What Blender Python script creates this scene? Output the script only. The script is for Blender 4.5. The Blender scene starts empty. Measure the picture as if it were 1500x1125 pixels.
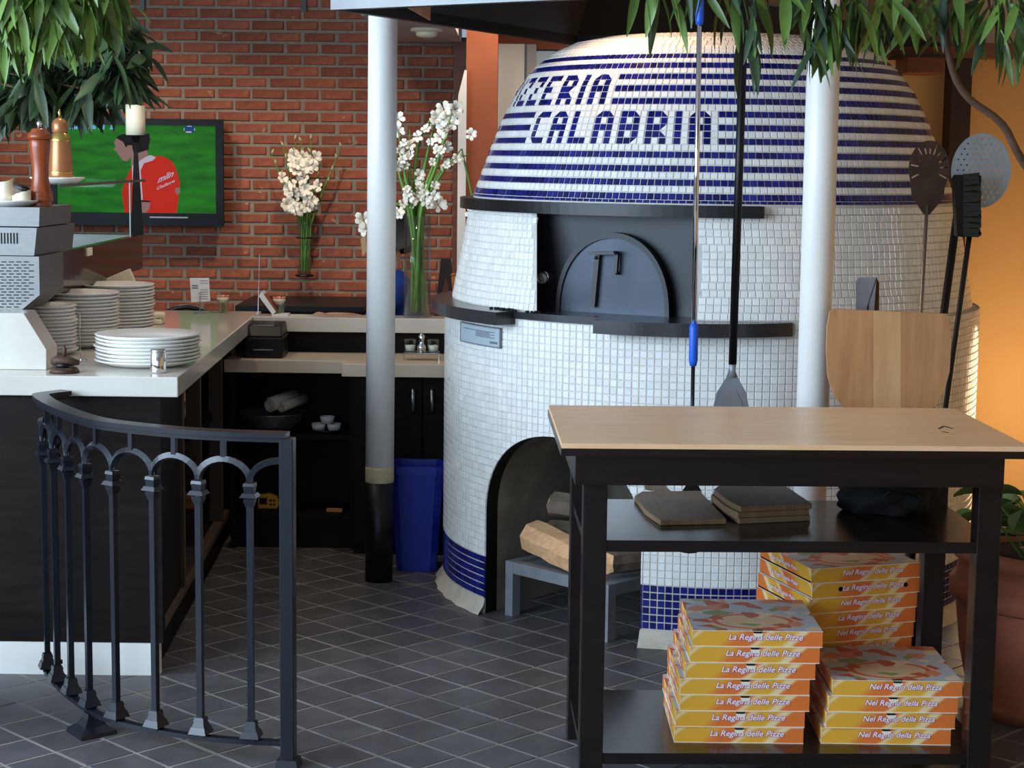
import bpy, bmesh, math, random
import numpy as np
from mathutils import Vector, Matrix, Quaternion
random.seed(7)
S = bpy.context.scene
C = S.collection
# ------------------------------------------------------------------ camera
F = 2640.0; EYE = 1.57; PITCH = math.atan((562.5 - 230.0) / F); ROLL = math.radians(0.68)
_fw = Vector((0, math.cos(PITCH), -math.sin(PITCH))); _dn = Vector((0, -math.sin(PITCH), -math.cos(PITCH))); _rt = Vector((1, 0, 0))
CX = _rt * math.cos(ROLL) - _dn * math.sin(ROLL); CY = _dn * math.cos(ROLL) + _rt * math.sin(ROLL)
CAMPOS = Vector((0, 0, EYE))
cd = bpy.data.cameras.new('camera'); cam = bpy.data.objects.new('camera', cd); C.objects.link(cam)
cd.sensor_width = 36; cd.lens = 36 * F / 1500; cd.clip_start = .05; cd.clip_end = 100
cam.matrix_world = Matrix(((CX.x, -CY.x, -_fw.x, 0), (CX.y, -CY.y, -_fw.y, 0), (CX.z, -CY.z, -_fw.z, EYE), (0, 0, 0, 1)))
S.camera = cam
# ------------------------------------------------------------------ world and large lights
w = bpy.data.worlds.new('world'); S.world = w; w.use_nodes = True
w.node_tree.nodes['Background'].inputs[0].default_value = (.62, .78, 1, 1)
w.node_tree.nodes['Background'].inputs[1].default_value = .5
S.view_settings.view_transform = 'Standard'; S.view_settings.look = 'None'; S.view_settings.gamma = 1
S.view_settings.use_curve_mapping = False
S.view_settings.exposure = 0.0
def area(name, loc, target, sx, sy, power, col):
    l = bpy.data.lights.new(name, 'AREA'); l.shape = 'RECTANGLE'; l.size = sx; l.size_y = sy; l.energy = power; l.color = col
    o = bpy.data.objects.new(name, l); C.objects.link(o); o.location = loc
    o.rotation_euler = (Vector(target) - Vector(loc)).to_track_quat('-Z', 'Y').to_euler(); return o
def spot(name, loc, target, power, col, ang=70, blend=.6, rad=.03):
    l = bpy.data.lights.new(name, 'SPOT'); l.energy = power; l.color = col; l.spot_size = math.radians(ang); l.spot_blend = blend; l.shadow_soft_size = rad
    o = bpy.data.objects.new(name, l); C.objects.link(o); o.location = loc
    o.rotation_euler = (Vector(target) - Vector(loc)).to_track_quat('-Z', 'Y').to_euler(); return o
def point(name, loc, power, col, rad=.06):
    l = bpy.data.lights.new(name, 'POINT'); l.energy = power; l.color = col; l.shadow_soft_size = rad
    o = bpy.data.objects.new(name, l); C.objects.link(o); o.location = loc; return o
COOL = (.63, .81, 1.0); WARM = (1.0, .80, .60)
area('daylight_left_window', (-4.25, 2.6, 1.95), (.4, 5.6, .8), 4.6, 1.9, 450, COOL)
area('daylight_front_window', (-2.0, -2.75, 1.8), (-.3, 5.5, .6), 3.0, 2.0, 70, COOL)
# ceiling downlights of the dining side; last one added to brighten the white door
for i, (x, y, p) in enumerate([(-2.3, 9.9, 85), (-1.1, 9.7, 85), (-.2, 9.6, 36), (-1.5, 6.4, 34), (-.55, 6.8, 34), (.02, 10.0, 40)]):
    spot('downlight_or_fill', (x, y, 2.83), (x, y + .35, 0), p, WARM, 120, .8, .05)
point('wall_uplight', (2.3, 7.35, .55), 22, (1, .74, .45), .35)
# ------------------------------------------------------------------ pixel helpers
def ray(px, py): return CX * ((px - 750) / F) + CY * ((py - 562.5) / F) + _fw
def P(px, py, Y):
    d = ray(px, py); return CAMPOS + d * (Y / d.y)
def G(px, py, z=0.0):
    d = ray(px, py); return CAMPOS + d * ((z - EYE) / d.z)
def proj(p):
    v = Vector(p) - CAMPOS; a = v.dot(_fw); return 750 + F * v.dot(CX) / a, 562.5 + F * v.dot(CY) / a
# ------------------------------------------------------------------ materials
def lin(c):
    c = c / 255.0
    return c / 12.92 if c <= .04045 else ((c + .055) / 1.055) ** 2.4
def rgb(r, g, b): return (lin(r), lin(g), lin(b), 1)
def M(name, col, rough=.5, metal=0.0, var=0.0, scale=14.0, bump=0.0, piece=0.0, trans=0.0, spec=.5, emit=0.0, stretch=None, coat=0.0, col2=None):
    m = bpy.data.materials.new(name); m.use_nodes = True; nt = m.node_tree; N = nt.nodes; L = nt.links
    b = N['Principled BSDF']; b.inputs['Base Color'].default_value = col; b.inputs['Roughness'].default_value = rough
    b.inputs['Metallic'].default_value = metal; b.inputs['Specular IOR Level'].default_value = spec
    b.inputs['Transmission Weight'].default_value = trans; b.inputs['Coat Weight'].default_value = coat
    m.diffuse_color = col
    out = None
    if var or bump or col2:
        tc = N.new('ShaderNodeTexCoord'); mp = N.new('ShaderNodeMapping'); L.new(tc.outputs['Object'], mp.inputs[0])
        if stretch: mp.inputs['Scale'].default_value = stretch
        nz = N.new('ShaderNodeTexNoise'); nz.inputs['Scale'].default_value = scale; nz.inputs['Detail'].default_value = 6; L.new(mp.outputs[0], nz.inputs['Vector'])
        if var or col2:
            mx = N.new('ShaderNodeMix'); mx.data_type = 'RGBA'
            a = col2 or tuple(min(1, c * (1 - var)) for c in col[:3]) + (1,)
            bb = col if col2 else tuple(min(1, c * (1 + var)) for c in col[:3]) + (1,)
            mx.inputs[6].default_value = a; mx.inputs[7].default_value = bb
            rp = N.new('ShaderNodeMapRange'); rp.inputs[1].default_value = .3; rp.inputs[2].default_value = .7
            L.new(nz.outputs['Fac'], rp.inputs[0]); L.new(rp.outputs[0], mx.inputs[0]); out = mx.outputs[2]
        if bump:
            bp = N.new('ShaderNodeBump'); bp.inputs['Strength'].default_value = bump; bp.inputs['Distance'].default_value = .01
            L.new(nz.outputs['Fac'], bp.inputs['Height']); L.new(bp.outputs[0], b.inputs['Normal'])
    if piece:
        oi = N.new('ShaderNodeObjectInfo'); ge = N.new('ShaderNodeNewGeometry'); ad = N.new('ShaderNodeMath'); ad.operation = 'ADD'
        L.new(oi.outputs['Random'], ad.inputs[0]); L.new(ge.outputs['Random Per Island'], ad.inputs[1])
        fr = N.new('ShaderNodeMath'); fr.operation = 'FRACT'; L.new(ad.outputs[0], fr.inputs[0])
        mr = N.new('ShaderNodeMapRange'); mr.inputs[3].default_value = 1 - piece; mr.inputs[4].default_value = 1 + piece; L.new(fr.outputs[0], mr.inputs[0])
        hs = N.new('ShaderNodeHueSaturation'); L.new(mr.outputs[0], hs.inputs['Value'])
        if out: L.new(out, hs.inputs['Color'])
        else: hs.inputs['Color'].default_value = col
        out = hs.outputs[0]
    if out: L.new(out, b.inputs['Base Color'])
    if emit:
        b.inputs['Emission Strength'].default_value = emit
        b.inputs['Emission Color'].default_value = col
        if out: L.new(out, b.inputs['Emission Color'])
    return m
MT = {}
MT['white_tile'] = M('white_tile', rgb(232, 232, 228), .14, piece=.07)
MT['blue_tile'] = M('blue_tile', rgb(25, 28, 104), .10, piece=.45)
MT['grout'] = M('grout', rgb(196, 192, 186), .85, var=.1, scale=30)
MT['slate'] = M('slate', rgb(88, 86, 88), .42, var=.25, scale=9, bump=.1, piece=.16, col2=rgb(70, 68, 69))
MT['floor_grout'] = M('floor_grout', rgb(132, 126, 118), .8, var=.25, scale=6)
MT['brick'] = M('brick', rgb(158, 90, 64), .85, var=.2, scale=22, bump=.35, piece=.22, col2=rgb(128, 66, 48))
_b = MT['brick'].node_tree; _p = _b.nodes['Principled BSDF']; _src = _p.inputs['Base Color'].links[0].from_socket
_n = _b.nodes.new('ShaderNodeTexNoise'); _n.inputs['Scale'].default_value = 16; _n.inputs['Detail'].default_value = 5
_oi = _b.nodes.new('ShaderNodeObjectInfo'); _tc = _b.nodes.new('ShaderNodeTexCoord'); _va = _b.nodes.new('ShaderNodeVectorMath'); _va.operation = 'MULTIPLY_ADD'; _va.inputs[1].default_value = (1, 1, 1)
_b.links.new(_tc.outputs['Object'], _va.inputs[0]); _b.links.new(_oi.outputs['Location'], _va.inputs[2]); _b.links.new(_va.outputs[0], _n.inputs['Vector'])
_r = _b.nodes.new('ShaderNodeMapRange'); _r.inputs[1].default_value = .66; _r.inputs[2].default_value = .74; _r.inputs[4].default_value = .75; _b.links.new(_n.outputs['Fac'], _r.inputs[0])
_m = _b.nodes.new('ShaderNodeMix'); _m.data_type = 'RGBA'; _m.inputs[7].default_value = rgb(204, 176, 150); _b.links.new(_r.outputs[0], _m.inputs[0]); _b.links.new(_src, _m.inputs[6]); _b.links.new(_m.outputs[2], _p.inputs['Base Color'])
MT['mortar'] = M('mortar', rgb(138, 128, 114), .95, var=.15, scale=30, bump=.4)
MT['marble'] = M('marble', rgb(214, 209, 199), .12, var=.05, scale=3, col2=rgb(200, 193, 180))
MT['espresso'] = M('espresso_wood', rgb(25, 18, 15), .55, spec=.12, var=.35, scale=8, stretch=(1, 1, 8))
MT['tablewood'] = M('dark_table_wood', rgb(26, 19, 18), .22, spec=.6, var=.3, scale=10, stretch=(1, 6, 6))
MT['black'] = M('black_plastic', rgb(13, 13, 14), .4, spec=.3)
MT['blackmetal'] = M('black_steel', rgb(24, 25, 27), .38, .3)
MT['iron'] = M('painted_iron', rgb(22, 26, 34), .30, .1, var=.12, scale=30)
MT['steel'] = M('brushed_steel', rgb(160, 160, 158), .36, 1.0, var=.06, scale=40, stretch=(1, 1, 12))
MT['hoodsteel'] = M('hood_steel', rgb(118, 118, 118), .42, 1.0, var=.1, scale=6)
MT['casesteel'] = M('case_steel', rgb(122, 121, 119), .45, .85, var=.08, scale=30, stretch=(1, 1, 10))
MT['bezel'] = M('tv_bezel', rgb(8, 8, 9), .35, spec=.12)
MT['chrome'] = M('chrome', rgb(225, 225, 228), .08, 1.0)
MT['greymetal'] = M('grey_metal', rgb(140, 144, 150), .42, .35, var=.12, scale=14)
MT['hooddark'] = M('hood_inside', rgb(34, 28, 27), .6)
MT['white_paint'] = M('white_paint', rgb(236, 234, 228), .38, var=.03, scale=5)
MT['peel_paint'] = M('old_cream_paint', rgb(186, 172, 142), .7, var=.2, scale=18)
def clear(name, tint, refl=.5):
    m = bpy.data.materials.new(name); m.use_nodes = True; N = m.node_tree.nodes; L = m.node_tree.links; N.remove(N['Principled BSDF'])
    tr = N.new('ShaderNodeBsdfTransparent'); tr.inputs[0].default_value = tint; gl = N.new('ShaderNodeBsdfGlossy'); gl.inputs['Roughness'].default_value = .02
    lw = N.new('ShaderNodeLayerWeight'); lw.inputs['Blend'].default_value = .25; ml = N.new('ShaderNodeMath'); ml.operation = 'MULTIPLY'; ml.inputs[1].default_value = refl; L.new(lw.outputs['Facing'], ml.inputs[0])
    mx = N.new('ShaderNodeMixShader'); L.new(ml.outputs[0], mx.inputs[0]); L.new(tr.outputs[0], mx.inputs[1]); L.new(gl.outputs[0], mx.inputs[2]); L.new(mx.outputs[0], N['Material Output'].inputs[0]); return m
MT['glass'] = clear('clear_glass', (.93, .97, .95, 1))
MT['china'] = M('white_china', rgb(240, 238, 232), .16)
MT['candle'] = M('candle_wax', rgb(240, 230, 200), .5)
MT['maple'] = M('pale_maple', rgb(246, 206, 160), .34, var=.1, scale=5, stretch=(1, 9, 9), col2=rgb(234, 186, 138))
MT['peelwood'] = M('peel_wood', rgb(186, 138, 92), .55, var=.1, scale=7, stretch=(9, 1, 1), col2=rgb(160, 110, 68))
MT['boardwood'] = M('cutting_board_wood', rgb(116, 94, 70), .5, var=.2, scale=7, stretch=(9, 1, 1))
MT['millwood'] = M('mill_wood', rgb(142, 66, 32), .28, var=.2, scale=9, stretch=(5, 5, 1))
MT['copper'] = M('copper_wood', rgb(170, 112, 70), .3, .35, var=.15, scale=8)
MT['brass'] = M('brass', rgb(196, 164, 92), .3, .9)
MT['leaf'] = M('leaf_green', rgb(96, 126, 52), .42, var=.25, scale=8, piece=.45)
MT['leafdark'] = M('leaf_dark', rgb(54, 76, 48), .42, var=.25, scale=8, piece=.4)  # dark copy of the leaf green; carries the back tree's shade as colour
MT['bark'] = M('bark', rgb(98, 74, 56), .85, var=.3, scale=20, bump=.5)
MT['stem'] = M('flower_stem', rgb(98, 142, 52), .5, var=.25, scale=12)
MT['petal'] = M('petal', rgb(244, 240, 224), .55, var=.03)
MT['rose'] = M('rose_petal', rgb(236, 150, 124), .6)
MT['orange_wall'] = M('orange_plaster', rgb(216, 168, 108), .9, var=.05, scale=2)
MT['rust_wall'] = M('rust_plaster', rgb(158, 88, 58), .85, var=.1, scale=3)
MT['beige_wall'] = M('beige_plaster', rgb(206, 182, 160), .9, var=.04, scale=2)
MT['ceiling'] = M('ceiling_paint', rgb(205, 200, 200), .9)
MT['brownwood'] = M('brown_timber', rgb(112, 62, 36), .5, var=.25, scale=7, stretch=(1, 1, 8))
MT['darkpost'] = M('dark_timber', rgb(44, 28, 22), .6, var=.2, scale=8)
MT['bluebin'] = M('blue_plastic', rgb(20, 40, 150), .4)
MT['bluegrip'] = M('blue_grip', rgb(26, 92, 214), .45)
MT['bag'] = M('black_cloth', rgb(16, 16, 18), .9, var=.3, scale=20)
MT['terracotta'] = M('terracotta', rgb(150, 88, 60), .8, var=.25, scale=6, bump=.2)
MT['soil'] = M('soil', rgb(50, 38, 30), .95)
MT['log'] = M('split_log', rgb(220, 170, 124), .8, var=.15, scale=10, stretch=(1, 7, 7), bump=.3)
MT['barklog'] = M('grey_bark_log', rgb(120, 104, 88), .9, var=.3, scale=16, bump=.6)
MT['soot'] = M('sooty_plaster', rgb(140, 134, 120), .95, var=.35, scale=6)
MT['ovenblack'] = M('oven_black_steel', rgb(20, 22, 27), .45, .3, var=.2, scale=5)
MT['ovendoor'] = M('oven_door_steel', rgb(50, 56, 66), .45, .5, var=.35, scale=5)
MT['shelfstone'] = M('black_granite', rgb(44, 45, 48), .22, var=.1, scale=60)
MT['plaque'] = M('brushed_plaque', rgb(176, 190, 198), .35, .1)
MT['paper'] = M('paper', rgb(238, 240, 246), .7)
MT['ink'] = M('grey_ink', rgb(110, 114, 124), .8)
MT['shirt'] = M('blue_shirt', rgb(24, 68, 168), .85, var=.1)
MT['skin'] = M('skin', rgb(206, 152, 122), .55)
MT['hair'] = M('dark_hair', rgb(24, 18, 16), .6)
MT['amber'] = M('amber_glass', rgb(232, 130, 30), .2, trans=.3)
MT['yellow'] = M('yellow_plastic', rgb(226, 164, 34), .45)
MT['rusty'] = M('old_iron', rgb(74, 54, 42), .6, .5, var=.3, scale=16)
MT['bristle'] = M('dark_bristle', rgb(36, 34, 24), .9)
MT['towel'] = M('towel', rgb(206, 196, 182), .9, var=.05)
MT['reflect'] = M('dark_glass', rgb(38, 24, 20), .10, 0.0, spec=.3)
MT['hole'] = M('dark_hole', rgb(16, 12, 10), .9)
MT['cement'] = M('cement', rgb(190, 182, 166), .9, var=.12, scale=16, bump=.4)
# ------------------------------------------------------------------ mesh builder
class MB:
    def __init__(s): s.v = []; s.f = []; s.mi = []; s.sm = []
    def add(s, vs, fs, mi=0, sm=False):
        o = len(s.v); s.v += [tuple(v) for v in vs]
        for f in fs: s.f.append(tuple(i + o for i in f)); s.mi.append(mi); s.sm.append(sm)
        return s
    def box(s, c, d, rz=0, mi=0, rot=None, taper=1.0):
        hx, hy, hz = d[0] / 2, d[1] / 2, d[2] / 2
        vs = []
        for z in (-1, 1):
            t = taper if z > 0 else 1
            for x, y in ((-1, -1), (1, -1), (1, 1), (-1, 1)): vs.append(Vector((x * hx * t, y * hy * t, z * hz)))
        if rot is None: rot = Matrix.Rotation(rz, 3, 'Z')
        return s.add([rot @ v + Vector(c) for v in vs], [(0, 3, 2, 1), (4, 5, 6, 7), (0, 1, 5, 4), (1, 2, 6, 5), (2, 3, 7, 6), (3, 0, 4, 7)], mi)
    def bbox(s, a, b, mi=0):
        return s.box([(a[i] + b[i]) / 2 for i in range(3)], [abs(b[i] - a[i]) for i in range(3)], mi=mi)
    def prism(s, poly, z0, z1, mi=0):
        n = len(poly)
        vs = [(p[0], p[1], z0) for p in poly] + [(p[0], p[1], z1) for p in poly]
        fs = [tuple(range(n - 1, -1, -1)), tuple(range(n, 2 * n))] + [(i, (i + 1) % n, n + (i + 1) % n, n + i) for i in range(n)]
        return s.add(vs, fs, mi)
    def extrude(s, pts, vec, mi=0):
        n = len(pts); vec = Vector(vec)
        vs = [Vector(p) for p in pts] + [Vector(p) + vec for p in pts]
        return s.add(vs, [tuple(range(n)), tuple(range(2 * n - 1, n - 1, -1))] + [(i, n + i, n + (i + 1) % n, (i + 1) % n) for i in range(n)], mi)
    def tube(s, pts, r, n=8, mi=0, cap=True, flat=None):
        pts = [Vector(p) for p in pts]; k = len(pts)
        rs = r if isinstance(r, (list, tuple)) else [r] * k
        vs = []; up = None
        for i, p in enumerate(pts):
            t = (pts[min(i + 1, k - 1)] - pts[max(i - 1, 0)]).normalized()
            if up is None: up = Vector((0, 0, 1)) if abs(t.z) < .9 else Vector((1, 0, 0))
            a = t.cross(up)
            if a.length < 1e-5: a = t.cross(Vector((0, 1, 0)))
            a.normalize(); b = a.cross(t).normalized(); up = b
            for j in range(n):
                q = 2 * math.pi * (j + .5) / n
                vs.append(p + a * (math.cos(q) * rs[i]) + b * (math.sin(q) * rs[i] * (flat or 1)))
        fs = [(i * n + j, i * n + (j + 1) % n, (i + 1) * n + (j + 1) % n, (i + 1) * n + j) for i in range(k - 1) for j in range(n)]
        if cap: fs += [tuple(range(n - 1, -1, -1)), tuple((k - 1) * n + j for j in range(n))]
        return s.add(vs, fs, mi, n > 6)
    def lathe(s, prof, c=(0, 0, 0), n=24, mi=0, sm=True, cap=True, a0=0.0, a1=2 * math.pi):
        vs = []; full = abs(a1 - a0 - 2 * math.pi) < 1e-6; m = n if full else n + 1
        for r, z in prof:
            for j in range(m):
                q = a0 + (a1 - a0) * j / n
                vs.append((c[0] + r * math.cos(q), c[1] + r * math.sin(q), c[2] + z))
        fs = []
        for i in range(len(prof) - 1):
            for j in range(n):
                k = (j + 1) % m
                fs.append((i * m + j, i * m + k, (i + 1) * m + k, (i + 1) * m + j))
        if cap and full:
            if prof[0][0] > 1e-6: fs.append(tuple(range(m - 1, -1, -1)))
            if prof[-1][0] > 1e-6: fs.append(tuple((len(prof) - 1) * m + j for j in range(m)))
        return s.add(vs, fs, mi, sm)
    def mesh(s, name, mats):
        me = bpy.data.meshes.new(name); me.from_pydata(s.v, [], s.f)
        for m in (mats if isinstance(mats, (list, tuple)) else [mats]): me.materials.append(MT[m] if isinstance(m, str) else m)
        me.polygons.foreach_set('material_index', s.mi); me.polygons.foreach_set('use_smooth', s.sm); me.update()
        return me
def tag(o, label=None, cat=None, group=None, kind=None):
    if label: o['label'] = label
    if cat: o['category'] = cat
    if group: o['group'] = group
    if kind: o['kind'] = kind
    return o
def link(name, me, parent=None, **k):
    o = bpy.data.objects.new(name, me); C.objects.link(o)
    if parent is not None:
        o.parent = parent; o.matrix_parent_inverse = PINV.get(parent.name, Matrix())
    return tag(o, **k)
PINV = {}
def thing(name, label, cat, loc=(0, 0, 0), group=None):
    o = bpy.data.objects.new(name, None); C.objects.link(o); o.location = loc; o.empty_display_size = .05
    PINV[o.name] = Matrix.Translation(-Vector(loc)); return tag(o, label, cat, group)
def part(name, mb, mats, parent, bevel=0.0, **k):
    me = mb.mesh(name, mats) if isinstance(mb, MB) else mb
    if bevel:
        bm = bmesh.new(); bm.from_mesh(me); bmesh.ops.remove_doubles(bm, verts=bm.verts, dist=1e-6)
        bmesh.ops.bevel(bm, geom=list(bm.edges), offset=bevel, segments=2, affect='EDGES', clamp_overlap=True, profile=.5); bm.to_mesh(me); bm.free()
    o = link(name, me, parent, **k)
    if parent is not None and parent.parent is not None: o.matrix_parent_inverse = Matrix()
    return o
def solid(name, mb, mats, label, cat, group=None, bevel=0.0): return part(name, mb, mats, None, bevel, label=label, cat=cat, group=group)
def struct(name, mb, mats, bevel=0.0): return part(name, mb, mats, None, bevel, kind='structure')
def dup(root, loc=None, rz=None, label=None, group=None):
    r = root.copy(); C.objects.link(r)
    PINV[r.name] = PINV.get(root.name, Matrix())
    if loc is not None: r.location = loc
    if rz is not None: r.rotation_euler = (0, 0, rz)
    if label: r['label'] = label
    if group: r['group'] = group
    for ch in [c for c in KIDS(root)]:
        c = ch.copy(); C.objects.link(c); c.parent = r
        for g in KIDS(ch):
            d = g.copy(); C.objects.link(d); d.parent = c
    return r
def KIDS(o): return [c for c in C.objects if c.parent == o]
def text_mesh(txt, size, shear=0.0, offset=0.0, align='CENTER', extr=0.0):
    cu = bpy.data.curves.new('lettering', 'FONT'); cu.body = txt; cu.size = size; cu.shear = shear; cu.offset = offset
    cu.align_x = align; cu.align_y = 'CENTER'; cu.resolution_u = 3; cu.extrude = extr
    o = bpy.data.objects.new('lettering', cu); C.objects.link(o); bpy.context.view_layer.update()
    me = bpy.data.meshes.new_from_object(o.evaluated_get(bpy.context.evaluated_depsgraph_get()))
    bpy.data.objects.remove(o); return me
def curve_plate(splines, thick, res=8):
    """flat plate with holes: first outline, then holes; in local XY, thickness along Z"""
    cu = bpy.data.curves.new('plate', 'CURVE'); cu.dimensions = '2D'; cu.fill_mode = 'BOTH'; cu.extrude = thick / 2
    for pts in splines:
        sp = cu.splines.new('POLY'); sp.points.add(len(pts) - 1); sp.use_cyclic_u = True
        for i, p in enumerate(pts): sp.points[i].co = (p[0], p[1], 0, 1)
    o = bpy.data.objects.new('plate', cu); C.objects.link(o); bpy.context.view_layer.update()
    me = bpy.data.meshes.new_from_object(o.evaluated_get(bpy.context.evaluated_depsgraph_get()))
    bpy.data.objects.remove(o); return me
def ell(cx, cy, rx, ry, n=24, a0=0, a1=2 * math.pi): return [(cx + rx * math.cos(a0 + (a1 - a0) * i / n), cy + ry * math.sin(a0 + (a1 - a0) * i / n)) for i in range(n)]
def addmat(me, m): me.materials.clear(); me.materials.append(MT[m] if isinstance(m, str) else m); return me
def lerp(a, b, t): return a + (b - a) * t
# ================================================================== SETTING
fl = struct('floor', MB().bbox((-4.4, -3, -.06), (3.3, 11.3, -.0015)), 'floor_grout')
TP = .15; n0 = G(561, 1070)
cand = []
for i in range(-75, 76):
    for j in range(-75, 76):
        x = n0.x + ((i + .5) + (j + .5)) * TP * math.sqrt(.5); y = n0.y + ((i + .5) - (j + .5)) * TP * math.sqrt(.5)
        if -4.3 < x < 3.2 and -.5 < y < 11.2: cand.append((x, y))
def floor_seen(x, y):
    if y < 2: return False
    a, b = proj((x, y, 0))
    if not (-30 < a < 1530 and 760 < b < 1150): return False
    if y > 5.3 and x < -1.12: return False
    if y > 7.1: return False
    return (x - .72) ** 2 + (y - 6.63) ** 2 > .9
vis = sorted([c for c in cand if floor_seen(*c)], key=lambda c: c[1])[:300]; vs_ = set(vis)
h = TP / 2 - .0033
def tile_geo(h, t):
    return ([(-h, -h, -t), (h, -h, -t), (h, h, -t), (-h, h, -t), (-h + .002, -h + .002, 0), (h - .002, -h + .002, 0), (h - .002, h - .002, 0), (-h + .002, h - .002, 0)],
            [(4, 5, 6, 7), (0, 1, 5, 4), (1, 2, 6, 5), (2, 3, 7, 6), (3, 0, 4, 7)])
tv, tf = tile_geo(h, .005)
tme = MB().add(tv, tf).mesh('floor_tile', 'slate')
for x, y in vis:
    o = link('floor_tile', tme, fl); o.location = (x, y, random.uniform(-.0008, .0006)); o.rotation_euler = (random.uniform(-.003, .003), random.uniform(-.003, .003), math.pi / 4 + random.choice((0, 1, 2, 3)) * math.pi / 2)
mb = MB(); R45 = Matrix.Rotation(math.pi / 4, 3, 'Z')
for x, y in cand:
    if (x, y) not in vs_: mb.add([R45 @ Vector(v) + Vector((x, y, 0)) for v in tv], tf)
part('floor_tiles', mb, 'slate', fl, kind='stuff')
# brick wall
YB = 11.0
mb = MB().bbox((-4.4, YB, 0), (P(664, 200, YB).x, YB + .25, 3.0))
wb = struct('wall_back', mb, 'mortar')
bp_, bl = .0679, .2068
zc0 = P(330, 36.5, YB).z; xj = P(317, 35.5, YB).x; xe = P(664, 200, YB).x
bms = []
for k in range(5):
    rr = random.Random(k); m_ = MB()
    hx, hz = bl / 2 - .006 - rr.uniform(0, .006), bp_ / 2 - .0068 - rr.uniform(0, .002); t = .008
    q = lambda s: rr.uniform(0, s)
    vsx = [(-hx, 0, -hz), (hx, 0, -hz), (hx, 0, hz), (-hx, 0, hz)] + [(-hx + .004 + q(.006), -t, -hz + .003 + q(.003)), (hx - .004 - q(.006), -t, -hz + .003 + q(.003)), (hx - .004 - q(.006), -t, hz - .003 - q(.003)), (-hx + .004 + q(.006), -t, hz - .003 - q(.003))]
    m_.add(vsx, [(4, 5, 6, 7), (0, 1, 5, 4), (1, 2, 6, 5), (2, 3, 7, 6), (3, 0, 4, 7)]); bms.append((m_, m_.mesh('brick', 'brick')))
bricks = []
for r in range(-36, 12):
    z = zc0 - r * -bp_ if False else zc0 + r * bp_
    if not (.03 < z < 2.97): continue
    off = (0 if r % 2 == 0 else .5) * bl
    i = -22
    while True:
        x = xj + off + (i + .5) * bl; i += 1
        if x - bl / 2 > xe: break
        if x < -4.3: continue
        L_, R_ = x - bl / 2, min(x + bl / 2, xe + .003)
        if R_ - L_ < .05: continue
        bricks.append(((L_ + R_) / 2, z, (R_ - L_) / bl))
def bvis(b):
    a, c = proj((b[0], YB, b[1]))
    if not (-20 < a < 680 and -10 < c < 470): return -1
    if 80 < a < 322 and 178 < c < 328: return -.5
    if a < 190 and c < 180: return -.4
    if 545 < a < 573: return -.3
    return c * 0 + 1
bricks.sort(key=lambda b: -bvis(b))
mb = MB()
for n, (x, z, sx) in enumerate(bricks):
    k = random.randrange(5)
    if n < 300 and bvis((x, z, sx)) > -1:
        o = link('brick', bms[k][1], wb); o.location = (x, YB, z); o.scale = (sx, random.uniform(.5, 1.25), 1); o.rotation_euler = (0, random.uniform(-.012, .012), 0)
    else:
        mb.add([(v[0] * sx + x, v[1] + YB, v[2] + z) for v in bms[k][0].v], bms[k][0].f)
part('bricks', mb, 'brick', wb, kind='stuff')
# side rooms behind the oven
a = P(664, 200, 10.9); b = P(683, 200, 10.9)
struct('trim_1', MB().bbox((a.x, 10.86, 0), (b.x, 11.2, 2.27)), 'brownwood')
a = P(682, 200, 10.3); b = P(728, 200, 10.3)
struct('trim_2', MB().bbox((a.x, 10.3, 0), (b.x, 10.6, 3)), 'rust_wall')
a = P(671, 200, 10.25); b = P(683, 200, 10.25); zt = P(677, 103, 10.25).z
struct('trim_3', MB().extrude([(a.x, 10.22, .0), (b.x, 10.22, .0), (b.x, 10.22, zt), (b.x - .012, 10.22, zt), (a.x, 10.22, zt - .14)], (0, .05, 0)), 'white_paint')
wr = struct('wall_partition', MB().bbox((P(727, 100, 11).x, 11.0, 0), (1.9, 11.2, 3)), 'rust_wall')
a = P(729, 100, 10.97); b = P(768, 100, 10.97)
dr = struct('door_1', MB().bbox((a.x, 10.93, 0), (b.x, 10.99, 2.24)), 'white_paint')
part('door_edge', MB().bbox((b.x, 10.92, 0), (b.x + .012, 11, 2.24)), M('blue_grey_edge', rgb(88, 112, 140), .4), dr)
part('door_jamb', MB().bbox((b.x + .013, 10.95, 0), (b.x + .07, 11, 2.24)), M('grey_jamb', rgb(180, 180, 178), .5), dr)
a = P(785, 72, 10.98); b = P(801, 108, 10.98)
po = thing('poster', 'small framed pale blue notice on rust wall beside white door', 'poster', (a.x, 10.98, b.z))
part('frame', MB().bbox((a.x - .01, 10.97, b.z), (b.x + .06, 10.997, a.z)), 'darkpost', po)
part('sheet', MB().bbox((a.x, 10.962, b.z + .012), (b.x + .05, 10.969, a.z - .012)), M('pale_blue_paper', rgb(196, 214, 228), .6), po)
# dropped soffit left of the pillar
a = P(572, 62, 11); b = P(672, 62, 11)
so = struct('ceiling_soffit', MB().bbox((a.x, 8.9, a.z), (b.x + .02, 10.98, 3.0)), 'ceiling')
c_ = P(625, 46, 9.75)
sd = thing('smoke_detector', 'round cream smoke detector on the grey soffit', 'smoke detector', (c_.x, 9.75, a.z))
part('base', MB().lathe([(.085, 0), (.085, -.015), (.06, -.02)], (c_.x, 9.75, a.z - .0005)), 'candle', sd)
part('cap', MB().lathe([(.06, -.02), (.055, -.04), (.03, -.05), (0, -.052)], (c_.x, 9.75, a.z - .0005)), 'candle', sd)
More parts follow.
